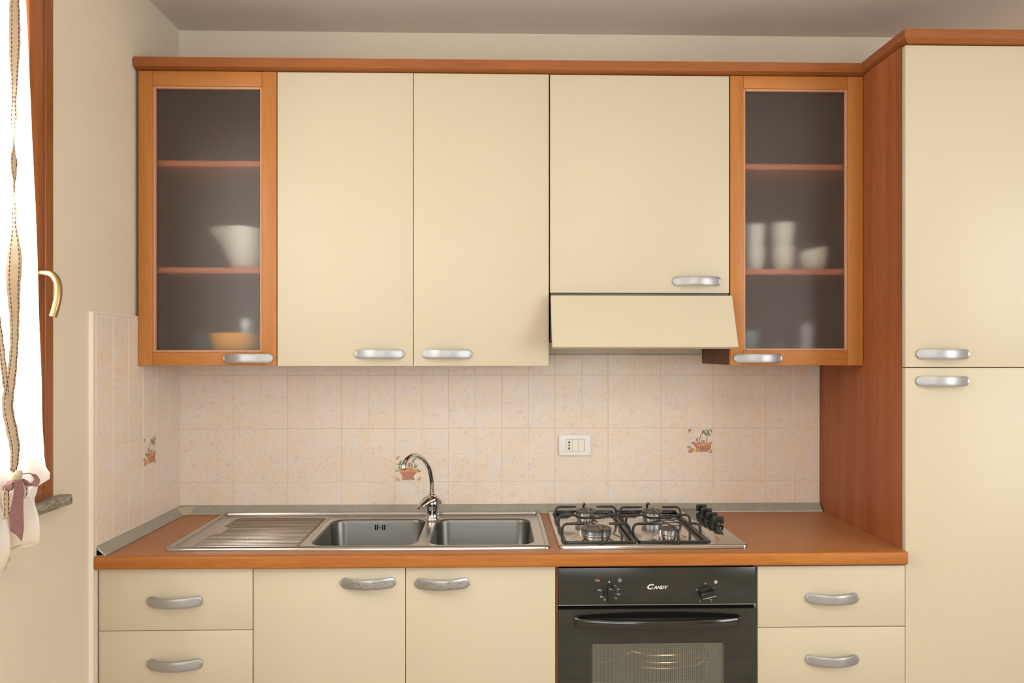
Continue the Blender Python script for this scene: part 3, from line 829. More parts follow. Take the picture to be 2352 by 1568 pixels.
# hollow end of the profile
bm = NB()
def seg(a, c, w=0.0012):
    a, c = Vector(a), Vector(c); t = (c - a).normalized(); nn = Vector((-t.y, t.x)) * w / 2
    prism(bm, [tuple(a + nn), tuple(c + nn), tuple(c - nn), tuple(a - nn)], -0.6065, -0.6045, 'y')
for a, c in (((.0012, .8828), (.028, .8828)), ((.0012, .8828), (.0012, .909)), ((.0012, .909), (.028, .884)), ((.002, .900), (.0085, .900)), ((.0085, .900), (.021, .8885)), ((.021, .8885), (.021, .883))): seg(a, c)
obj('profile_end', bm, M['plaster'], up)
bm = NB(); prism(bm, [(.0016, .8832), (.027, .8832), (.0016, .907)], -0.6055, -0.6052, 'y'); obj('profile_core', bm, M['dark'], up)
bm = NB()
A = [bm.verts.new(p) for p in ((0.0008, -0.050, 0.8822), (0.029, -0.050, 0.8822), (0.050, -0.031, 0.8822), (0.050, -0.0008, 0.8822), (0.0008, -0.0008, 0.8822))]
B = [bm.verts.new(p) for p in ((0.0008, -0.050, 0.9097), (0.007, -0.050, 0.9088), (0.050, -0.007, 0.9098), (0.050, -0.0008, 0.9102), (0.0008, -0.0008, 0.9102))]
for i in range(5): bm.faces.new((A[i], A[(i + 1) % 5], B[(i + 1) % 5], B[i]))
bm.faces.new(A[::-1]); bm.faces.new(B)
obj('corner_cap', bm, M['stripcap'], up, smooth=0)

# ---------------------------------------------------------------- sink
SK = thing('sink', ((SX0 + SX1) / 2, -0.30, 0.882), 'stainless steel double bowl sink with ribbed draining board set in the worktop', 'sink')
zt = 0.882
def L3(lp, z): return [(p[0], p[1], z) for p in lp]
def inset(d, r): return rrect(SX0 + d, SX1 - d, SY0 + d, SY1 - d, r, 6)
B1 = (0.593, 0.926, -0.505, -0.132); B2 = (0.960, 1.293, -0.505, -0.132)
DB = (0.215, 0.579, -0.515, -0.085)
bm = NB()
loft(bm, [L3(inset(0, .020), zt + 0.0002), L3(inset(.0005, .020), zt + 0.0045), L3(inset(.003, .018), zt + 0.0080), L3(inset(.010, .014), zt + 0.0100), L3(inset(.0142, .012), zt + 0.0094), L3(inset(.0150, .011), zt + 0.0086), L3(inset(.0167, .010), zt + 0.0020), L3(inset(.0180, .009), zt + 0.0013), L3(inset(.021, .008), zt + 0.0012)])
sheet_holes(bm, inset(.021, .008), [rrect(*B1, .05, 8), rrect(*B2, .05, 8), rrect(*DB, .03, 6)], zt + 0.0004, zt + 0.0012)
obj('rim', bm, M['steel'], SK, smooth=40)
zt = 0.882
for (x0, x1, y0, y1) in (B1, B2):
    bm = NB()
    def bl(d, r, z): return L3(rrect(x0 + d, x1 - d, y0 + d, y1 - d, r, 8), z)
    loft(bm, [bl(-.0025, .052, zt + .0012), bl(0, .05, zt + 0.0009), bl(0.003, .049, zt - .003), bl(0.0045, .048, zt - .010), bl(0.010, .045, zt - .12), bl(0.020, .045, zt - .142), bl(0.045, .04, zt - .150)], True)
    bw = obj('bowl', bm, M['bowl'], SK, smooth=60)
    if x0 < 0.9:
        bm = NB()
        for x in (0.7425, 0.7500, 0.7685, 0.7760):
            box(bm, x - .0022, x + .0022, y1 - .0078, y1 - .0065, zt - .036, zt - .0165, 0.0006)
        obj('overflow_slots', bm, M['dark'], bw)
        bm = NB(); lathe(bm, [(0, y1 - .0098), (.003, y1 - .0092), (.004, y1 - .007)], 0.7592, zt - .026, 16, axis='y'); obj('overflow_screw', bm, M['chrome'], bw)
    bm = NB(); cx, cy = (x0 + x1) / 2, (y0 + y1) / 2 + 0.03
    lathe(bm, [(.044, zt - .1498), (.042, zt - .1475), (.034, zt - .1475), (.030, zt - .149), (0, zt - .149)], cx, cy, 28); obj('drain', bm, M['chrome'], bw)
# draining board
bm = NB(); x0, x1, y0, y1 = DB
loft(bm, [L3(rrect(x0 - .002, x1 + .002, y0 - .002, y1 + .002, .032, 6), zt + .0012), L3(rrect(x0, x1, y0, y1, .03, 6), zt + .0008), L3(rrect(x0 + .006, x1 - .006, y0 + .006, y1 - .006, .026, 6), zt - .0015), L3(rrect(x0 + .010, x1 - .010, y0 + .010, y1 - .010, .024, 6), zt - .0018)], True)
nr = 22
for k in range(nr):
    y = -0.493 + k * (0.385 / (nr - 1)); w = 0.0042
    xa = 0.236 if y < -0.335 else (0.262 if y < -0.225 else 0.238); xb = 0.563
    nseg = 6; rows = []
    for xx, s in ((xa, 0.0), (xa + 0.008, 0.8), (xa + 0.016, 1.0), (xb - 0.014, 1.0), (xb - 0.006, 0.8), (xb, 0.0)):
        rows.append([bm.verts.new((xx, y + w * (-1 + 2 * j / nseg), zt - .0018 + 0.0042 * s * math.sin(PI * j / nseg))) for j in range(nseg + 1)])
    for A, B in zip(rows[:-1], rows[1:]):
        for j in range(nseg): bm.faces.new((A[j], A[j + 1], B[j + 1], B[j]))
obj('draining_board', bm, M['steel'], SK, smooth=60)

# ---------------------------------------------------------------- tap
zt = 0.882
TP = thing('tap', (0.9445, -0.127, zt), 'chrome mixer tap with high curved spout between the two sink bowls', 'tap')
tx, ty = 0.9440, -0.124
bm = NB()
lathe(bm, [(0, zt + .0014), (.027, zt + .0014), (.027, zt + .004), (.0245, zt + .007), (.0228, zt + .010), (.0228, zt + .040), (.0245, zt + .042), (.0252, zt + .055), (.0240, zt + .066), (.019, zt + .076), (.012, zt + .083), (0.010, zt + .090), (0, zt + .0905)], tx, ty, 36)
obj('body', bm, M['chrome'], TP, smooth=50)
bm = NB()
# lever: a tongue that leans to the left and forward, rounded blade
secs = [((tx + .024, ty + .004, zt + .062), .012, .012), ((tx + .012, ty - .002, zt + .073), .024, .016), ((tx - .004, ty - .012, zt + .0745), .027, .015), ((tx - .018, ty - .024, zt + .068), .025, .011), ((tx - .034, ty - .038, zt + .056), .018, .007), ((tx - .044, ty - .048, zt + .047), .007, .0035)]
rings = []
ax = Vector((-0.68, -0.73, -0.45)).normalized(); sd = Vector((0.73, -0.68, 0)).normalized(); upv = sd.cross(ax)
if upv.z < 0: upv = -upv
for c, w, h in secs:
    rings.append([bm.verts.new(Vector(c) + sd * w * math.cos(a) + upv * h * math.sin(a)) for a in [2 * PI * k / 20 for k in range(20)]])
for A, B in zip(rings[:-1], rings[1:]):
    for k in range(20): bm.faces.new((A[k], A[(k + 1) % 20], B[(k + 1) % 20], B[k]))
bm.faces.new(rings[0][::-1]); bm.faces.new(rings[-1])
obj('lever', bm, M['chrome'], TP, smooth=60)
sp = [(0.9428, -0.1308, 0.966), (0.9428, -0.1308, 0.980), (0.9428, -0.1308, 0.9942), (0.9422, -0.1322, 1.0178), (0.9395, -0.138, 1.0421), (0.935, -0.148, 1.0654), (0.9272, -0.1647, 1.0864), (0.917, -0.1871, 1.1050), (0.9044, -0.2143, 1.1190), (0.8909, -0.2434, 1.1262), (0.8789, -0.2696, 1.1235), (0.8695, -0.2901, 1.1150), (0.8648, -0.3001, 1.1050)]
bm = NB(); tube(bm, smooth_path(sp, 5), 0.0078, 18)
lathe(bm, [(.0078, .975), (.0105, .975), (.0105, .972), (.0098, .966), (0.009, .962)], 0.9428, -0.1308, 24)
spo = obj('spout', bm, M['chrome'], TP, smooth=60)
bm = NB(); d = (Vector(sp[-1]) - Vector(sp[-2])).normalized(); a0 = Vector(sp[-1])
d = (d * 0.6 + Vector((0, 0, -1)) * 0.5).normalized()
tube(bm, [a0 - d * .001, a0, a0 + d * .002, a0 + d * .018, a0 + d * .0195], [.008, .0088, .0098, .0098, .0088], 20); obj('aerator', bm, M['chrome'], spo, smooth=50)

# ---------------------------------------------------------------- hob
zt = 0.882
HB = thing('gas_hob', ((HX0 + HX1) / 2, -0.31, zt), 'stainless steel gas hob with four burners set in the worktop above the oven', 'hob')
bm = NB()
def hi(d, r): return rrect(HX0 + d, HX1 - d, HY0 + d, HY1 - d, r, 5)
loft(bm, [L3(hi(0, .014), zt + .0002), L3(hi(.0002, .014), zt + .0095), L3(hi(.0015, .013), zt + .0120), L3(hi(.004, .011), zt + .0130), L3(hi(.012, .01), zt + .0126)])
# pan: shallow pressed area under the grids
PX1 = 1.840
pan_o = hi(.012, .01)
sheet_holes(bm, pan_o, [rrect(HX0 + .014, PX1, HY0 + .020, HY1 - .024, .02, 6)], zt + .0116, zt + .0126)
def pl(d, r, z): return L3(rrect(HX0 + .014 + d, PX1 - d, HY0 + .020 + d, HY1 - .024 - d, r, 6), z)
loft(bm, [pl(0, .02, zt + .0126), pl(.003, .02, zt + .0105), pl(.010, .02, zt + .0045), pl(.016, .018, zt + .0040)], True)
obj('base_plate', bm, M['hob'], HB, smooth=50)
# raised control area
bm = NB(); h0, h1 = zt + .0127, zt + .0195
out = [(1.846, HY0 + .006), (HX1 - .004, HY0 + .006), (HX1 - .004, HY1 - .004), (1.842, HY1 - .004), (1.842, -0.49)]
inn = [(1.872, HY0 + .075), (HX1 - .016, HY0 + .075), (HX1 - .014, HY1 - .014), (1.850, HY1 - .014), (1.850, -0.46)]
loft(bm, [L3(out, h0 - .002), L3(out, h0 + .0005), L3([(a * .5 + c * .5, b_ * .5 + d_ * .5) for (a, b_), (c, d_) in zip(out, inn)], h0 + .0045), L3(inn, h1)], True)
ca = obj('control_area', bm, M['hob'], HB, smooth=25)
# burners
BUR = [(1.493, -0.157, .037, 'back left burner'), (1.493, -0.428, .0485, 'large front left burner'), (1.726, -0.170, .037, 'back right burner'), (1.726, -0.432, .0265, 'small front right burner')]
for bx, by, R, lb in BUR:
    z0 = zt + .0041
    bm = NB(); lathe(bm, [(R + .030, z0), (R + .026, z0 + .0008), (R + .006, z0 + .009), (R - .004, z0 + .0105), (0, z0 + .0105)], bx, by, 44)
    ba = obj('burner', bm, M['hob'], HB, label=lb, smooth=50)
    bm = NB(); lathe(bm, [(R - .004, z0 + .0105), (R - .005, z0 + .013), (R - .002, z0 + .0135), (R - .001, z0 + .0262), (R - .003, z0 + .0265), (0, z0 + .0265)], bx, by, 44)
    obj('flame_ring', bm, M['ring'], ba, smooth=40); bm = NB()
    n = int(R * 520)
    for k in range(n):
        a = 2 * PI * k / n
        q = Matrix.Translation((bx, by, z0 + .0255)) @ Matrix.Rotation(a, 4, 'Z')
        vs = box(bm, R - .003, R - .0006, -.0011, .0011, -.0026, .0002)
        bmesh.ops.transform(bm, matrix=q, verts=vs)
    obj('gas_ports', bm, M['dark'], ba, smooth=0)
    bm = NB(); zc = z0 + .0268
    lathe(bm, [(0, zc), (R - .002, zc), (R, zc + .0015), (R, zc + .004), (R - .002, zc + .0052), (R * .68, zc + .0066), (R * .65, zc + .0062), (R * .62, zc + .0018), (R * .3, zc + .0014), (0, zc + .0014)], bx, by, 44)
    obj('burner_cap', bm, M['cap'], ba, smooth=40)
    bm = NB(); lathe(bm, [(.0022, z0 + .008), (.0022, z0 + .024), (.0012, z0 + .026), (0, z0 + .026)], bx - R - .004, by - .012, 10)
    obj('igniter', bm, M['plate'], ba)
# knobs
for k, (kx, ky) in enumerate(((1.9080, -0.150), (1.9080, -0.217), (1.9080, -0.285), (1.9080, -0.352))):
    bm = NB(); kz = zt + .0196
    lathe(bm, [(0, kz), (.0185, kz), (.0185, kz + .0025), (.0165, kz + .005), (.009, kz + .006), (.008, kz + .014), (0, kz + .014)], kx, ky, 28)
    kb = obj('knob', bm, M['blackp'], HB, label=['knob nearest the wall', 'second knob from the wall', 'third knob from the wall', 'knob nearest the front'][k])
    bm = NB(); box(bm, kx - .0185, kx + .0185, ky - .0058, ky + .0058, kz + .009, kz + .033, .0025, 3); obj('grip', bm, M['blackp'], kb)

# pan grids: two separate lift-off enamelled grids
def grid(x0, x1, y0, y1, bx, yb, yf, label):
    """bx = x of the burner axis, yb/yf = back and front burner centres"""
    zf0, zf1, zp = zt + .0090, zt + .0185, zt + .0475
    T = thing('pan_grid', ((x0 + x1) / 2, (y0 + y1) / 2, zf0), label, 'pan grid')
    bm = NB(); o = rrect(x0, x1, y0, y1, .012, 5); i_ = rrect(x0 + .006, x1 - .006, y0 + .006, y1 - .006, .008, 5)
    sheet_holes(bm, o, [i_], zf0, zf1)
    obj('frame', bm, M['enamel'], T, smooth=30)
    for fx, fy in ((x0 + .02, y0 + .006), (x1 - .02, y0 + .006), (x0 + .02, y1 - .006), (x1 - .02, y1 - .006)):
        bm = NB(); lathe(bm, [(0, zt + .0042), (.004, zt + .0042), (.004, zf0), (0, zf0)], fx, fy, 10)
        obj('rubber_foot', bm, M['blackp'], T)
    r = 0.0041
    def finger(p_out, p_in):
        bm = NB(); a = Vector(p_out); c = Vector(p_in); dirv = (c - a).normalized()
        pts = [(a.x, a.y, zf0 + .001), (a.x, a.y, zp - .016), tuple(a + dirv * .0035 + Vector((0, 0, zp - .007))), tuple(a + dirv * .010 + Vector((0, 0, zp - .0015))), tuple(a + dirv * .020 + Vector((0, 0, zp))), tuple(c + Vector((0, 0, zp)))]
        pth = smooth_path(pts, 4); rr_ = [r] * (len(pth) - 2) + [r * .9, r * .75]
        tube(bm, pth, rr_, 10); obj('finger', bm, M['enamel'], T, smooth=60)
    ym = (yb + yf) / 2
    for yy_ in (yb, yf):
        gap = 0.030 if yy_ == yb else 0.034
        finger((x0 + .003, yy_, 0), (bx - gap - .006, yy_, 0)); finger((x1 - .003, yy_, 0), (bx + gap + .006, yy_, 0))
    finger((bx + .004, y0 + .003, 0), (bx + .004, yf - .034, 0)); finger((bx, y1 - .003, 0), (bx, y1 - .040, 0))
    # cross bar with a dip at its middle
    bm = NB(); dz = -.010
    pts = [(x0 + .003, ym, zf0 + .001), (x0 + .003, ym, zp - .016), (x0 + .0065, ym, zp - .007), (x0 + .013, ym, zp - .0015), (x0 + .023, ym, zp), (bx - .062, ym, zp), (bx - .035, ym, zp + dz), (bx, ym, zp + dz), (bx + .035, ym, zp + dz), (bx + .062, ym, zp), (x1 - .023, ym, zp), (x1 - .013, ym, zp - .0015), (x1 - .0065, ym, zp - .007), (x1 - .003, ym, zp - .016), (x1 - .003, ym, zf0 + .001)]
    tube(bm, smooth_path(pts, 4), r, 10); obj('cross_bar', bm, M['enamel'], T, smooth=60)
    bm = NB(); tube(bm, [(bx, ym + .001, zp + dz + .002), (bx, ym + .010, zp - .001), (bx, ym + .03, zp), (bx, yb - .004, zp)], [r, r, r, r * .8], 10); obj('finger', bm, M['enamel'], T, smooth=60)
    bm = NB(); tube(bm, [(bx, ym - .001, zp + dz + .002), (bx, ym - .010, zp - .001), (bx, ym - .018, zp), (bx, ym - .030, zp)], [r, r, r, r * .8], 10); obj('finger', bm, M['enamel'], T, smooth=60)
grid(1.3805, 1.6025, -0.541, -0.077, 1.493, -0.157, -0.428, 'black enamelled pan grid over the pair of burners nearer the sink')
grid(1.6075, 1.8300, -0.541, -0.077, 1.726, -0.170, -0.432, 'black enamelled pan grid over the pair of burners nearer the hob knobs')
# wire trivet for a small pot
bm = NB(); zc = zt + .0475 + .0041 + .0022; pts = []
for k in range(96):
    a = 2 * PI * k / 96 + 0.35
    rr_ = 0.020 + 0.042 * abs(math.cos(2 * a - 0.7)) ** 0.8
    pts.append((1.724 + rr_ * math.cos(a), -0.434 + rr_ * math.sin(a) * 0.95, zc))
tube(bm, pts, 0.0019, 8, closed=True)
tube(bm, [(1.724 + .0205 * math.cos(2 * PI * k / 32), -0.434 + .0205 * math.sin(2 * PI * k / 32), zc + .0010) for k in range(32)], 0.0016, 8, closed=True)
tag(obj('wire_trivet', bm, M['enamel']), 'small bent wire trivet lying on the pan grid over the smallest burner', 'trivet')

# ---------------------------------------------------------------- wall units
ZW0, ZW1 = 1.4345, 2.400
def wallunit(name, x0, x1, label): return thing(name, ((x0 + x1) / 2, -0.16, ZW0), label, 'cabinet')
def glass_unit(x0, x1, dx0, dx1, hx, gl, label, hinge_right):
    T = wallunit('glass_door_cabinet', x0, x1, label)
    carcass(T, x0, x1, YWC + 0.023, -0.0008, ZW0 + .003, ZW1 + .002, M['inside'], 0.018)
    st, z0, z1 = gl
    # outer cherry faces on both sides
    bm = NB(); box(bm, x0 + .0001, x0 + .0006, YWC + 0.024, -0.001, ZW0 + .003, ZW1 + .002); box(bm, x1 - .0003, x1 + .0003, YWC + 0.024, -0.001, ZW0 + .003, ZW1 + .002)
    box(bm, x0, x1, YWC + 0.0232, -0.001, ZW0 + .0022, ZW0 + .0030)
    obj('outer_facing', bm, M['side'], T)
    for z in SH:
        bm = NB(); box(bm, x0 + .0185, x1 - .0185, YWC + 0.030, -0.008, z - .009, z + .009, .001); obj('shelf', bm, M['shelf'], T)
    a0, a1 = dx0, dx1; w0, w1 = st
    bm = NB(); ys, ye = YWC, YWC + 0.021
    box(bm, a0, w0, ys, ye, ZW0, ZW1, .002); box(bm, w1, a1, ys, ye, ZW0, ZW1, .002)
    box(bm, w0 + .0004, w1 - .0004, ys + .0003, ye, ZW0 + .0003, z0, .0015, mi=1); box(bm, w0 + .0004, w1 - .0004, ys + .0003, ye, z1, ZW1 - .0003, .0015, mi=1)
    D = obj('door', bm, [M['dv'], M['dh']], T)
    bm = NB(); bw = .0075
    for q in ((w0, w0 + bw, z0, z1), (w1 - bw, w1, z0, z1), (w0 + bw, w1 - bw, z0, z0 + bw), (w0 + bw, w1 - bw, z1 - bw, z1)): box(bm, q[0], q[1], ys + .003, ye - .004, q[2], q[3], .002)
    obj('glazing_bead', bm, M['bead'], D)
    bm = NB(); box(bm, w0 + .003, w1 - .003, ye - .0075, ye - .0035, z0 + .003, z1 - .003); 
    for f in bm.faces:
        f.material_index = 1 if f.calc_center_median().y > ye - .0040 else 0
    obj('glass_pane', bm, [M['frost'], M['polish']], D, label='frosted glass pane', smooth=0)
    handle(D, hx, 1.4585, YWC)
    return T
SH = (2.1045, 1.7505)
glass_unit(0.0008, 0.4488, 0.0015, 0.4505, 0.2775, ((0.0478, 0.4030), 1.4785, 2.351), 'wall cabinet with frosted glass door against the window wall, white jug inside', False)
glass_unit(1.9512, 2.3988, 1.9525, 2.4000, 1.9625, ((1.9965, 2.3485), 1.4840, 2.358), 'wall cabinet with frosted glass door beside the tall unit, white cups inside', True)

T = wallunit('wall_cabinet', 0.45, 1.35, 'wide cream wall cabinet with two plain doors above the sink')
bm = NB(); box(bm, 0.4495, 1.3492, YWC + 0.0225, -0.0008, ZW0 + .0005, ZW1 + .002); obj('carcass', bm, M['side'], T)
d = front('door', T, 0.4535, 0.8980, ZW0 - .001, ZW1 - .001, YWC); handle(d, 0.7068, 1.4728, YWC)
d = front('door', T, 0.9002, 1.3465, ZW0 - .001, ZW1 - .001, YWC); handle(d, 0.9287, 1.4728, YWC)
T = wallunit('hood_cabinet', 1.35, 1.95, 'cream single door wall cabinet directly above the cooker hood')
bm = NB(); box(bm, 1.3500, 1.9505, YWC + 0.0225, -0.0008, 1.680, ZW1 + .002); obj('carcass', bm, M['side'], T)
d = front('door', T, 1.3510, 1.9480, 1.676, ZW1 - .002, YWC); handle(d, 1.7580, 1.7145, YWC)

# cooker hood with its tilted cream visor
H = thing('cooker_hood', (1.65, -0.18, 1.50), 'cooker hood with a tilted cream visor above the gas hob', 'hood')
bm = NB(); box(bm, 1.3525, 1.9480, YWC + 0.006, -0.0008, 1.520, 1.6755, .001); obj('body', bm, mat('hood_grey', (92, 90, 84), 0.4, 0.3), H)
bm = NB(); box(bm, 1.37, 1.93, -0.325, -0.03, 1.514, 1.5199)
for k in range(14): box(bm, 1.38, 1.92, -0.32 + k * .02, -0.31 + k * .02, 1.512, 1.514)
obj('grease_filter', bm, M['alu'], H)
bm = NB()
yt, ybm = -0.366, -0.432
dv = Vector((ybm - yt, 1.4955 - 1.6655)).normalized(); nv = Vector((-dv.y, dv.x))
if nv.x < 0: nv = -nv
p0 = Vector((yt, 1.6655)); p1 = Vector((ybm, 1.4955))
prism(bm, [tuple(p0), tuple(p1), tuple(p1 + nv * .017), tuple(p0 + nv * .017)], 1.3515, 1.9510, 'x')
bmesh.ops.recalc_face_normals(bm, faces=bm.faces[:])
bmesh.ops.bevel(bm, geom=bm.edges[:], offset=.0012, segments=2, affect='EDGES')
obj('visor', bm, M['cream'], H)

# ---------------------------------------------------------------- tall unit
T = thing('tall_cabinet', (2.70, -0.3, 0.0), 'tall cream two-door larder unit with a cherry side panel where the worktop ends', 'cabinet')
bm = NB(); box(bm, 2.4016, 2.4196, YB + .0225, -0.0008, 0.0, 2.4060); obj('side_panel', bm, M['side'], T, label='reddish cherry veneer side')
bm = NB(); box(bm, 2.4198, 3.0000, YB + .0225, -0.0008, 0.10, 2.4060); box(bm, 2.42, 3.0, -0.545, -0.53, 0, .0999); obj('carcass', bm, M['side'], T)
d = front('door', T, 2.4040, 2.9985, 1.4338, 2.4030, YB); d['label'] = 'upper door'; handle(d, 2.4350, 1.4728, YB)
d = front('door', T, 2.4040, 2.9985, 0.105, 1.4312, YB); d['label'] = 'lower door'; handle(d, 2.4338, 1.3915, YB)

# ---------------------------------------------------------------- cornices
def corn(yf, zb, zt_): return [(-0.001, zb), (yf + .018, zb), (yf + .010, zb + .004), (yf, zb + .010), (yf, zt_), (-0.001, zt_)]
def cornprof(yf): # short profile, front strip only
    return [(yf + .075, 2.4028), (yf + .020, 2.4028), (yf + .014, 2.4060), (yf, 2.4095), (yf, 2.4400), (yf + .075, 2.4400)]
bm = NB(); prism(bm, cornprof(-0.358), -0.0062, 2.3990, 'x')
CO = obj('cornice', bm, M['crown']); tag(CO, 'cherry cornice along the top of the wall cabinets', 'cornice')
T = thing('cornice', (2.70, -0.3, 2.4065), 'cherry cornice around the top of the tall unit', 'cornice')
bm = NB()
yf, xl = -0.618, 2.3905
prof = [(0.075, 2.4064), (0.026, 2.4064), (0.016, 2.4090), (0.004, 2.4150), (0.0, 2.4170), (0.0, 2.4440), (0.075, 2.4440)]
A = [bm.verts.new((xl + p[0], yf + p[0], p[1])) for p in prof]; B = [bm.verts.new((3.0, yf + p[0], p[1])) for p in prof]
n = len(prof)
for i in range(n): bm.faces.new((A[i], A[(i + 1) % n], B[(i + 1) % n], B[i]))
bm.faces.new(A); bm.faces.new(B[::-1]); obj('front_run', bm, M['crown'], T)
bm = NB()
prof2 = [(0.075, 2.4064), (0.0095, 2.4064), (0.0095, 2.4150), (0.004, 2.4160), (0.0, 2.4180), (0.0, 2.4440), (0.075, 2.4440)]
A = [bm.verts.new((xl + p[0], yf + p[0] + .0004, p[1])) for p in prof]; B = [bm.verts.new((xl + p[0], -0.0008, p[1])) for p in prof]
for i in range(n): bm.faces.new((A[i], A[(i + 1) % n], B[(i + 1) % n], B[i]))
bm.faces.new(A); bm.faces.new(B[::-1]); obj('side_return', bm, M['crowny'], T)

# ---------------------------------------------------------------- things behind the frosted glass
ZS = SH[1] + .0092; ZF = ZW0 + .003 + .0182
bm = NB()
def wall_lathe(bm, prof, cx, cy, th=.0035, seg=32):
    inner = [(max(r - th, 0), h) for r, h in prof]
    inner[0] = (inner[0][0], inner[0][1] + th)
    lathe(bm, [(0, prof[0][1])] + prof + inner[::-1] + [(0, prof[0][1] + th)], cx, cy, seg)
jx, jy = 0.318, -0.212
wall_lathe(bm, [(.050, ZS), (.058, ZS + .012), (.078, ZS + .07), (.088, ZS + .120), (.090, ZS + .142)], jx, jy)
# pull a spout out of the rim towards the left front
for v in bm.verts:
    h = (v.co.z - ZS) / .142
    dx = v.co.x - jx; dy = v.co.y - jy
    ang = math.atan2(dy, dx); f = math.exp(-((abs(abs(ang) - PI)) / 0.45) ** 2)
    if h > .4: v.co.x -= f * .055 * ((h - .4) / .6) ** 1.5; v.co.z += f * .006 * h
    if h > .9: v.co.z -= .010 * max(0, dx / .09)
bx_ = smooth_path([(jx + .085, jy, ZS + .125), (jx + .105, jy, ZS + .12), (jx + .108, jy, ZS + .08), (jx + .072, jy, ZS + .045)], 5)
J = obj('jug', bm, M['ceramic'], smooth=60); tag(J, 'large white jug with a spout on a shelf above the yellow bowl', 'jug')
bm = NB(); tube(bm, bx_, .006, 10); obj('handle', bm, M['ceramic'], J, smooth=60)
bm = NB(); wall_lathe(bm, [(.050, ZF), (.060, ZF + .006), (.088, ZF + .042), (.094, ZF + .088)], 0.282, -0.212)
YBo = obj('bowl', bm, M['yellow'], smooth=60); tag(YBo, 'yellow bowl at the bottom of the glass cabinet below the white jug', 'bowl')
bm = NB(); wall_lathe(bm, [(.024, ZF + .0045), (.030, ZF + .08), (.036, ZF + .138)], 0.308, -0.20, .0015)
tag(obj('drinking_glass', bm, M['tumbler'], smooth=60), 'clear drinking glass standing in the yellow bowl', 'glass')
bm = NB(); wall_lathe(bm, [(.026, ZF), (.034, ZF + .05), (.036, ZF + .085)], 0.150, -0.20, .002)
tag(obj('tumbler', bm, mat('blue_grey_glaze', (74, 84, 96), 0.3), smooth=60), 'dim blue-grey tumbler beside the yellow bowl', 'glass')
def cup(x, y, z, label, s=1.0, tilt=0.0, group=None):
    bm = NB(); wall_lathe(bm, [(.027 * s, z), (.030 * s, z + .006), (.037 * s, z + .045), (.040 * s, z + .086)], x, y, .003)
    if tilt: bmesh.ops.rotate(bm, cent=(x, y, z), matrix=Matrix.Rotation(tilt, 3, 'Y'), verts=bm.verts[:])
    o = obj('cup', bm, M['ceramic'], smooth=60); tag(o, label, 'cup', group); return o
gcx = 'white cups stacked behind the right glass door'
cup(2.066, -0.236, ZS, 'lower white cup of the shorter stack, close to the hood side of the cabinet', 1, 0, gcx)
cup(2.066, -0.236, ZS + .073, 'upper white cup of the shorter stack, close to the hood side of the cabinet', 1, 0, gcx)
cup(2.170, -0.236, ZS, 'lower white cup of the taller stack, next to the slanting bowl', 1.02, 0, gcx)
cup(2.170, -0.236, ZS + .079, 'upper white cup of the taller stack, next to the slanting bowl', 1.06, 0, gcx)
bm = NB(); wall_lathe(bm, [(.028, ZS), (.040, ZS + .010), (.050, ZS + .045), (.051, ZS + .078)], 2.278, -0.225, .003)
for v in bm.verts:
    if v.co.z > ZS + .05: v.co.z += (v.co.x - 2.278) * .22
sbw = obj('small_bowl', bm, M['ceramic'], smooth=60); tag(sbw, 'small white bowl with slanting rim beside the stacked cups', 'bowl')
bm = NB()
lathe(bm, [(0, ZF), (.020, ZF), (.023, ZF + .01), (.023, ZF + .05), (.016, ZF + .068), (.016, ZF + .08), (.022, ZF + .092), (.022, ZF + .112), (.010, ZF + .124), (0, ZF + .125)], 2.262, -0.215, 28)
tag(obj('pepper_mill', bm, mat('pale_blue_white', (206, 206, 214), 0.3), smooth=60), 'pale waisted shaker on the cabinet bottom below the stacked cups', 'shaker')
bm = NB(); wall_lathe(bm, [(.030, ZF), (.033, ZF + .05), (.036, ZF + .10)], 2.060, -0.20, .002)
tag(obj('tumbler', bm, M['greenglass'], smooth=60), 'dim greenish tumbler on the cabinet bottom below the shorter cup stack', 'glass')
bm = NB(); wall_lathe(bm, [(.022, ZF), (.024, ZF + .03), (.025, ZF + .055)], 2.165, -0.20, .002)
tag(obj('tumbler', bm, mat('dusky_pink_glaze', (150, 120, 120), 0.3), smooth=60), 'low dusky pink tumbler beside the pale shaker', 'glass')

# ---------------------------------------------------------------- socket
T = thing('wall_socket', (1.468, -0.005, 1.090), 'white rectangular wall socket with a three-hole outlet on the tiles above the hob', 'socket')
bm = NB(); box(bm, 1.4085, 1.5280, -0.0095, -0.0002, 1.0905, 1.1695, .003, 3); obj('cover_plate', bm, M['plate'], T)
for k in range(3):
    x = 1.4355 + k * .0229
    bm = NB(); box(bm, x, x + .0222, -0.0112, -0.0094, 1.1085, 1.1525, .0006, 1)
    o = obj(('outlet', 'blank_insert', 'blank_insert')[k], bm, M['module'], T)
    if k == 0:
        bm = NB()
        for z, h in ((1.1415, .0042), (1.1303, .0026), (1.1190, .0042)):
            box(bm, x + .0088, x + .0134, -0.0118, -0.0111, z - h, z + h, .0003)
        obj('pin_holes', bm, M['dark'], o)
bm = NB(); box(bm, 1.4346, 1.5052, -0.0098, -0.0094, 1.1076, 1.1534); obj('insert_frame', bm, mat('grey_joint', (150, 144, 138), .6), T)

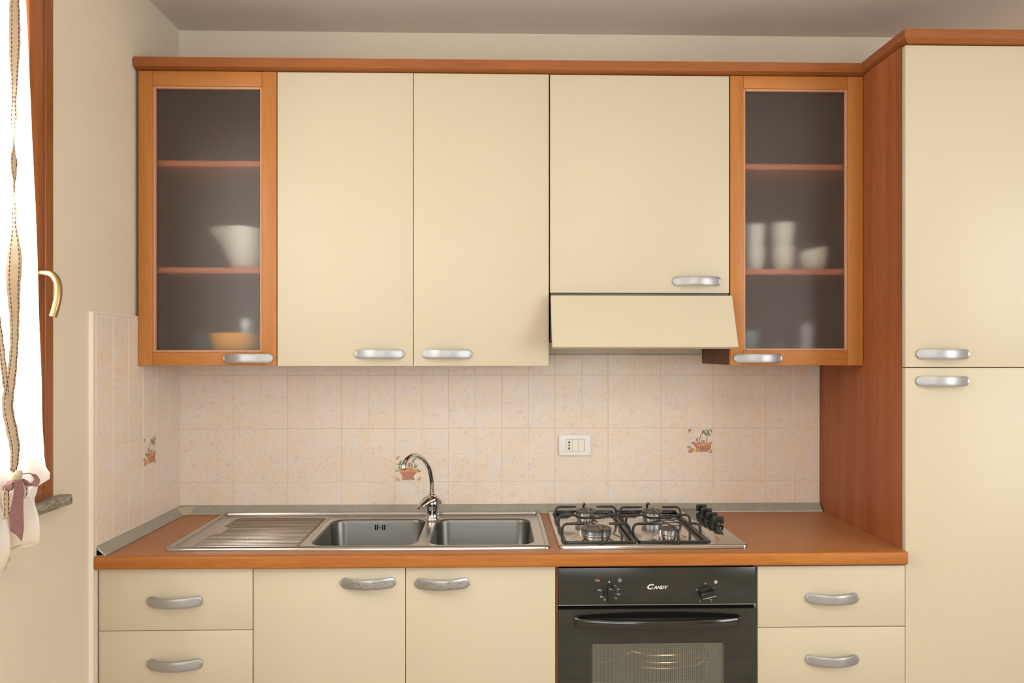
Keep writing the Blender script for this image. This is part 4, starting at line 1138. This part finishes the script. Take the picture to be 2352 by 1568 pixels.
# ---------------------------------------------------------------- curtain on the left window
def interp(tab, z):
    tab = sorted(tab)
    if z <= tab[0][0]: return tab[0][1]
    for (a, va), (c, vc) in zip(tab[:-1], tab[1:]):
        if z <= c:
            t = (z - a) / (c - a); t = t * t * (3 - 2 * t) * .5 + t * .5
            return va + (vc - va) * t
    return tab[-1][1]
XO = [(0.96, .088), (1.02, .095), (1.10, .085), (1.16, .072), (1.22, .045), (1.34, .038), (1.60, .030), (2.0, .026), (2.5, .022)]
YR = [(1.006, -1.120), (1.0085, -1.107), (1.0167, -1.0697), (1.046, -1.045), (1.0765, -1.0433), (1.098, -1.0494), (1.127, -1.041), (1.144, -1.021), (1.162, -0.9885), (1.181, -0.9566), (1.2056, -0.9406), (1.269, -0.926), (1.3233, -0.9217), (1.4656, -0.9318), (1.705, -0.9322), (1.917, -0.9555), (2.022, -0.963), (2.2326, -0.972), (2.3365, -0.9777), (2.50, -0.99)]
CL = -2.02; TIE = (-1.142, -1.86)
NU, NVV = 150, 110; zhi = 2.36
rows = []
for j in range(NVV + 1):
    row = []
    for i in range(NU + 1):
        s = i / NU
        y0 = interp(YR, max(1.006, zhi - (zhi - 1.0) * j / NVV))
        y = y0 + (CL - y0) * s
        # the hem sags between the ribbons and at the outer corner
        dist = min(abs(y - TIE[0]), abs(y - TIE[1]))
        zlo = 1.000 - .045 * math.exp(-((y + 1.48) / .25) ** 2) + .035 * math.exp(-(dist / .05) ** 2) + .012 * math.exp(-((s) / .05) ** 2)
        z = zhi - (zhi - zlo) * j / NVV
        x = interp(XO, z)
        wv = (.004 + .006 * max(0, min(1, (1.9 - z) / .8)))
        x += wv * math.sin(y * 62 + 1.5 * math.sin(z * 3)) + .5 * wv * math.sin(y * 131 + z * 4)
        g = math.exp(-(dist / .08) ** 2) * math.exp(-((z - 1.20) / .07) ** 2)
        x -= .020 * g
        puff = math.exp(-((z - 1.09) / .09) ** 2) * (1 - math.exp(-(dist / .07) ** 2))
        x += .020 * math.exp(-((z - 1.09) / .09) ** 2) * (1 - .6 * math.exp(-(dist / .07) ** 2))
        x = max(x, .018)
        row.append((x, y, z))
    rows.append(row)
def cloth_part(name, ja, jb, m, parent):
    bm = NB(); vv = [[bm.verts.new(p) for p in r] for r in rows[ja:jb + 1]]
    for A, B in zip(vv[:-1], vv[1:]):
        for i in range(NU): bm.faces.new((A[i], A[i + 1], B[i + 1], B[i]))
    return obj(name, bm, m, parent, smooth=80)
CU = cloth_part('curtain', 8, NVV - 4, M['sheer'], None)
tag(CU, 'sheer white curtain tied up with ribbons in front of the window', 'curtain')
cloth_part('heading', 0, 8, M['sheerhem'], CU); cloth_part('hem', NVV - 4, NVV, M['sheerhem'], CU)
# hanging ribbons with stitching
def ribbon(pts, widths, twists, parent, name='ribbon', m=None, stitch=True, lab=None):
    P0 = smooth_path(pts, 12); P = [P0[0]]; acc = 0; step = .0052 if stitch else .003
    for a, c in zip(P0[:-1], P0[1:]):
        d = (c - a).length; q = step - acc
        while q <= d: P.append(a + (c - a) * (q / d)); q += step
        acc = d - (q - step)
    n = len(P)
    def at(lst, t):
        f = t * (len(lst) - 1); i = min(int(f), len(lst) - 2); return lst[i] + (lst[i + 1] - lst[i]) * (f - i)
    bm = NB(); prev = None; st = []
    for i, p in enumerate(P):
        t = i / (n - 1); w = at(widths, t) / 2; a = at(twists, t)
        tan = (P[min(i + 1, n - 1)] - P[max(i - 1, 0)]).normalized()
        side = Vector((math.sin(a), math.cos(a), 0)); side = (side - tan * side.dot(tan)).normalized(); nn = tan.cross(side).normalized()
        if nn.x < 0: nn = -nn
        q = [bm.verts.new(p + side * w * u + nn * (.0008 * math.sin(i * .9 + u * 2))) for u in (-1, -.5, 0, .5, 1)]
        if prev:
            for k in range(4): bm.faces.new((prev[k], prev[k + 1], q[k + 1], q[k]))
        prev = q; st.append((p, side, nn, w, tan))
    if stitch:
        for i in range(1, n - 1, 2):
            p, side, nn, w, tan = st[i]
            for u in (-.62, .62):
                for sg in (-1, 1):
                    c = p + side * w * u + nn * .0013 * sg
                    hl = .0032; hw = .0008
                    vs = [bm.verts.new(c + tan * a * hl + side * b_ * hw + nn * .0004 * sg) for a, b_ in ((-1, -1), (1, -1), (1, 1), (-1, 1))]
                    bm.faces.new(vs).material_index = 1
                    ws = [bm.verts.new(v.co - nn * .0006 * sg) for v in vs]
                    for k in range(4): bm.faces.new((vs[k], ws[k], ws[(k + 1) % 4], vs[(k + 1) % 4])).material_index = 1
    r_ = obj(name, bm, [m or M['ribbon'], M['stitch']], parent, smooth=80, label=lab)
    sm = r_.modifiers.new('thickness', 'SOLIDIFY'); sm.thickness = .0008
    return r_
def tie(oy_, first):
    T = thing('ribbon_tie', (.08, -1.083 + oy_, 1.20), 'beige stitched ribbon tied in a bow with a mauve tail around the curtain' if first else 'stitched ribbon bow on the half of the curtain farther from the cabinets', 'ribbon')
    def S_(pts): return [(p[0], p[1] + oy_, p[2]) for p in pts]
    ribbon(S_([(.048, -1.061, 2.345), (.050, -1.063, 2.226), (.050, -1.065, 2.145), (.050, -1.065, 2.084), (.052, -1.071, 1.991), (.052, -1.070, 1.890), (.052, -1.068, 1.790), (.054, -1.071, 1.698), (.055, -1.076, 1.637), (.056, -1.074, 1.567), (.058, -1.078, 1.497), (.060, -1.089, 1.436), (.066, -1.111, 1.383), (.070, -1.120, 1.349), (.075, -1.1144, 1.304), (.082, -1.114, 1.2594), (.092, -1.135, 1.2137)]),
           [.032, .034, .030, .018, .008, .026, .036, .022, .008, .030, .040, .036, .026, .030, .040, .040, .022], [0, .1, .3, .6, 1.3, 2.4, 3.0, 2.6, 1.6, .8, .2, 0, .1, .1, 0, 0, 0], T)
    ribbon(S_([(.055, -1.215, 2.345), (.055, -1.205, 2.05), (.055, -1.168, 1.772), (.058, -1.144, 1.583), (.060, -1.129, 1.496), (.062, -1.1199, 1.4273), (.064, -1.111, 1.363), (.066, -1.1016, 1.3276), (.072, -1.099, 1.2874), (.080, -1.115, 1.240), (.090, -1.137, 1.209)]),
           [.030, .030, .030, .026, .026, .024, .018, .016, .016, .016, .016], [.3, .5, .3, .3, .2, .1, .2, .3, .2, .1, 0], T)
    # knot
    bm = NB(); bmesh.ops.create_icosphere(bm, subdivisions=3, radius=1)
    for v in bm.verts:
        v.co = Vector((.102 + v.co.x * .009, -1.1436 + oy_ + v.co.y * .021, 1.200 + v.co.z * .0115 + .006 * v.co.y + .0012 * math.sin(v.co.y * 9)))
    obj('knot', bm, M['ribbon'], T, smooth=80)
    ribbon(S_([(.106, -1.125, 1.204), (.110, -1.112, 1.204), (.114, -1.098, 1.198), (.116, -1.090, 1.188), (.113, -1.089, 1.178), (.109, -1.096, 1.173), (.106, -1.108, 1.175), (.106, -1.122, 1.184), (.105, -1.132, 1.195)]),
           [.012, .009, .007, .010, .015, .020, .022, .018, .012], [1.45, 1.5, 1.5, 1.2, 1.0, .9, .9, 1.0, 1.2], T, 'bow_loop', M['mauve'], False)
    ribbon(S_([(.106, -1.158, 1.196), (.108, -1.172, 1.194), (.109, -1.186, 1.188), (.107, -1.184, 1.178), (.105, -1.170, 1.178), (.104, -1.156, 1.190)]),
           [.010, .012, .014, .014, .012, .010], [1.2, 1.1, 1.0, .9, 1.0, 1.2], T, 'bow_loop', M['mauve'], False)
    # mauve tail with slanted end
    bm = NB()
    out = [(-1.170, 1.196), (-1.144, 1.196), (-1.140, 1.170), (-1.136, 1.135), (-1.137, 1.115), (-1.139, 1.085), (-1.1455, 1.058), (-1.165, 1.076), (-1.187, 1.0914), (-1.185, 1.115), (-1.180, 1.1348), (-1.175, 1.165)]
    vs = [bm.verts.new((.1145 + .002 * math.sin(z * 60), oy_ + y, z)) for y, z in out]
    rg = bmesh.ops.extrude_face_region(bm, geom=[bm.faces.new(vs)])
    bmesh.ops.translate(bm, verts=[v for v in rg['geom'] if isinstance(v, bmesh.types.BMVert)], vec=(.0012, 0, 0))
    obj('ribbon_tail', bm, M['mauve'], T, label='mauve tail with slanted end', smooth=0)
    ribbon(S_([(.104, -1.172, 1.190), (.108, -1.186, 1.172), (.111, -1.191, 1.150), (.112, -1.192, 1.118)]), [.014, .020, .022, .022], [0, 0, 0, 0], T, 'ribbon_tail')
    ribbon(S_([(.104, -1.134, 1.192), (.108, -1.128, 1.180), (.110, -1.124, 1.165), (.108, -1.126, 1.146)]), [.012, .018, .020, .014], [0, 0, 0, 0], T, 'ribbon_tail')
tie(0, True)
tie(-0.717, False)
# rod carrying the curtain
bm = NB(); tube(bm, [(.022, -0.945, 2.372), (.022, -2.03, 2.372)], .005, 12)
for y in (-.955, -2.02): tube(bm, [(XW + .0142, y, 2.372), (.022, y, 2.372)], .004, 10)
tag(obj('curtain_rod', bm, M['brass'], smooth=50), 'thin rod fixed to the window sash above the curtain', 'curtain rod')
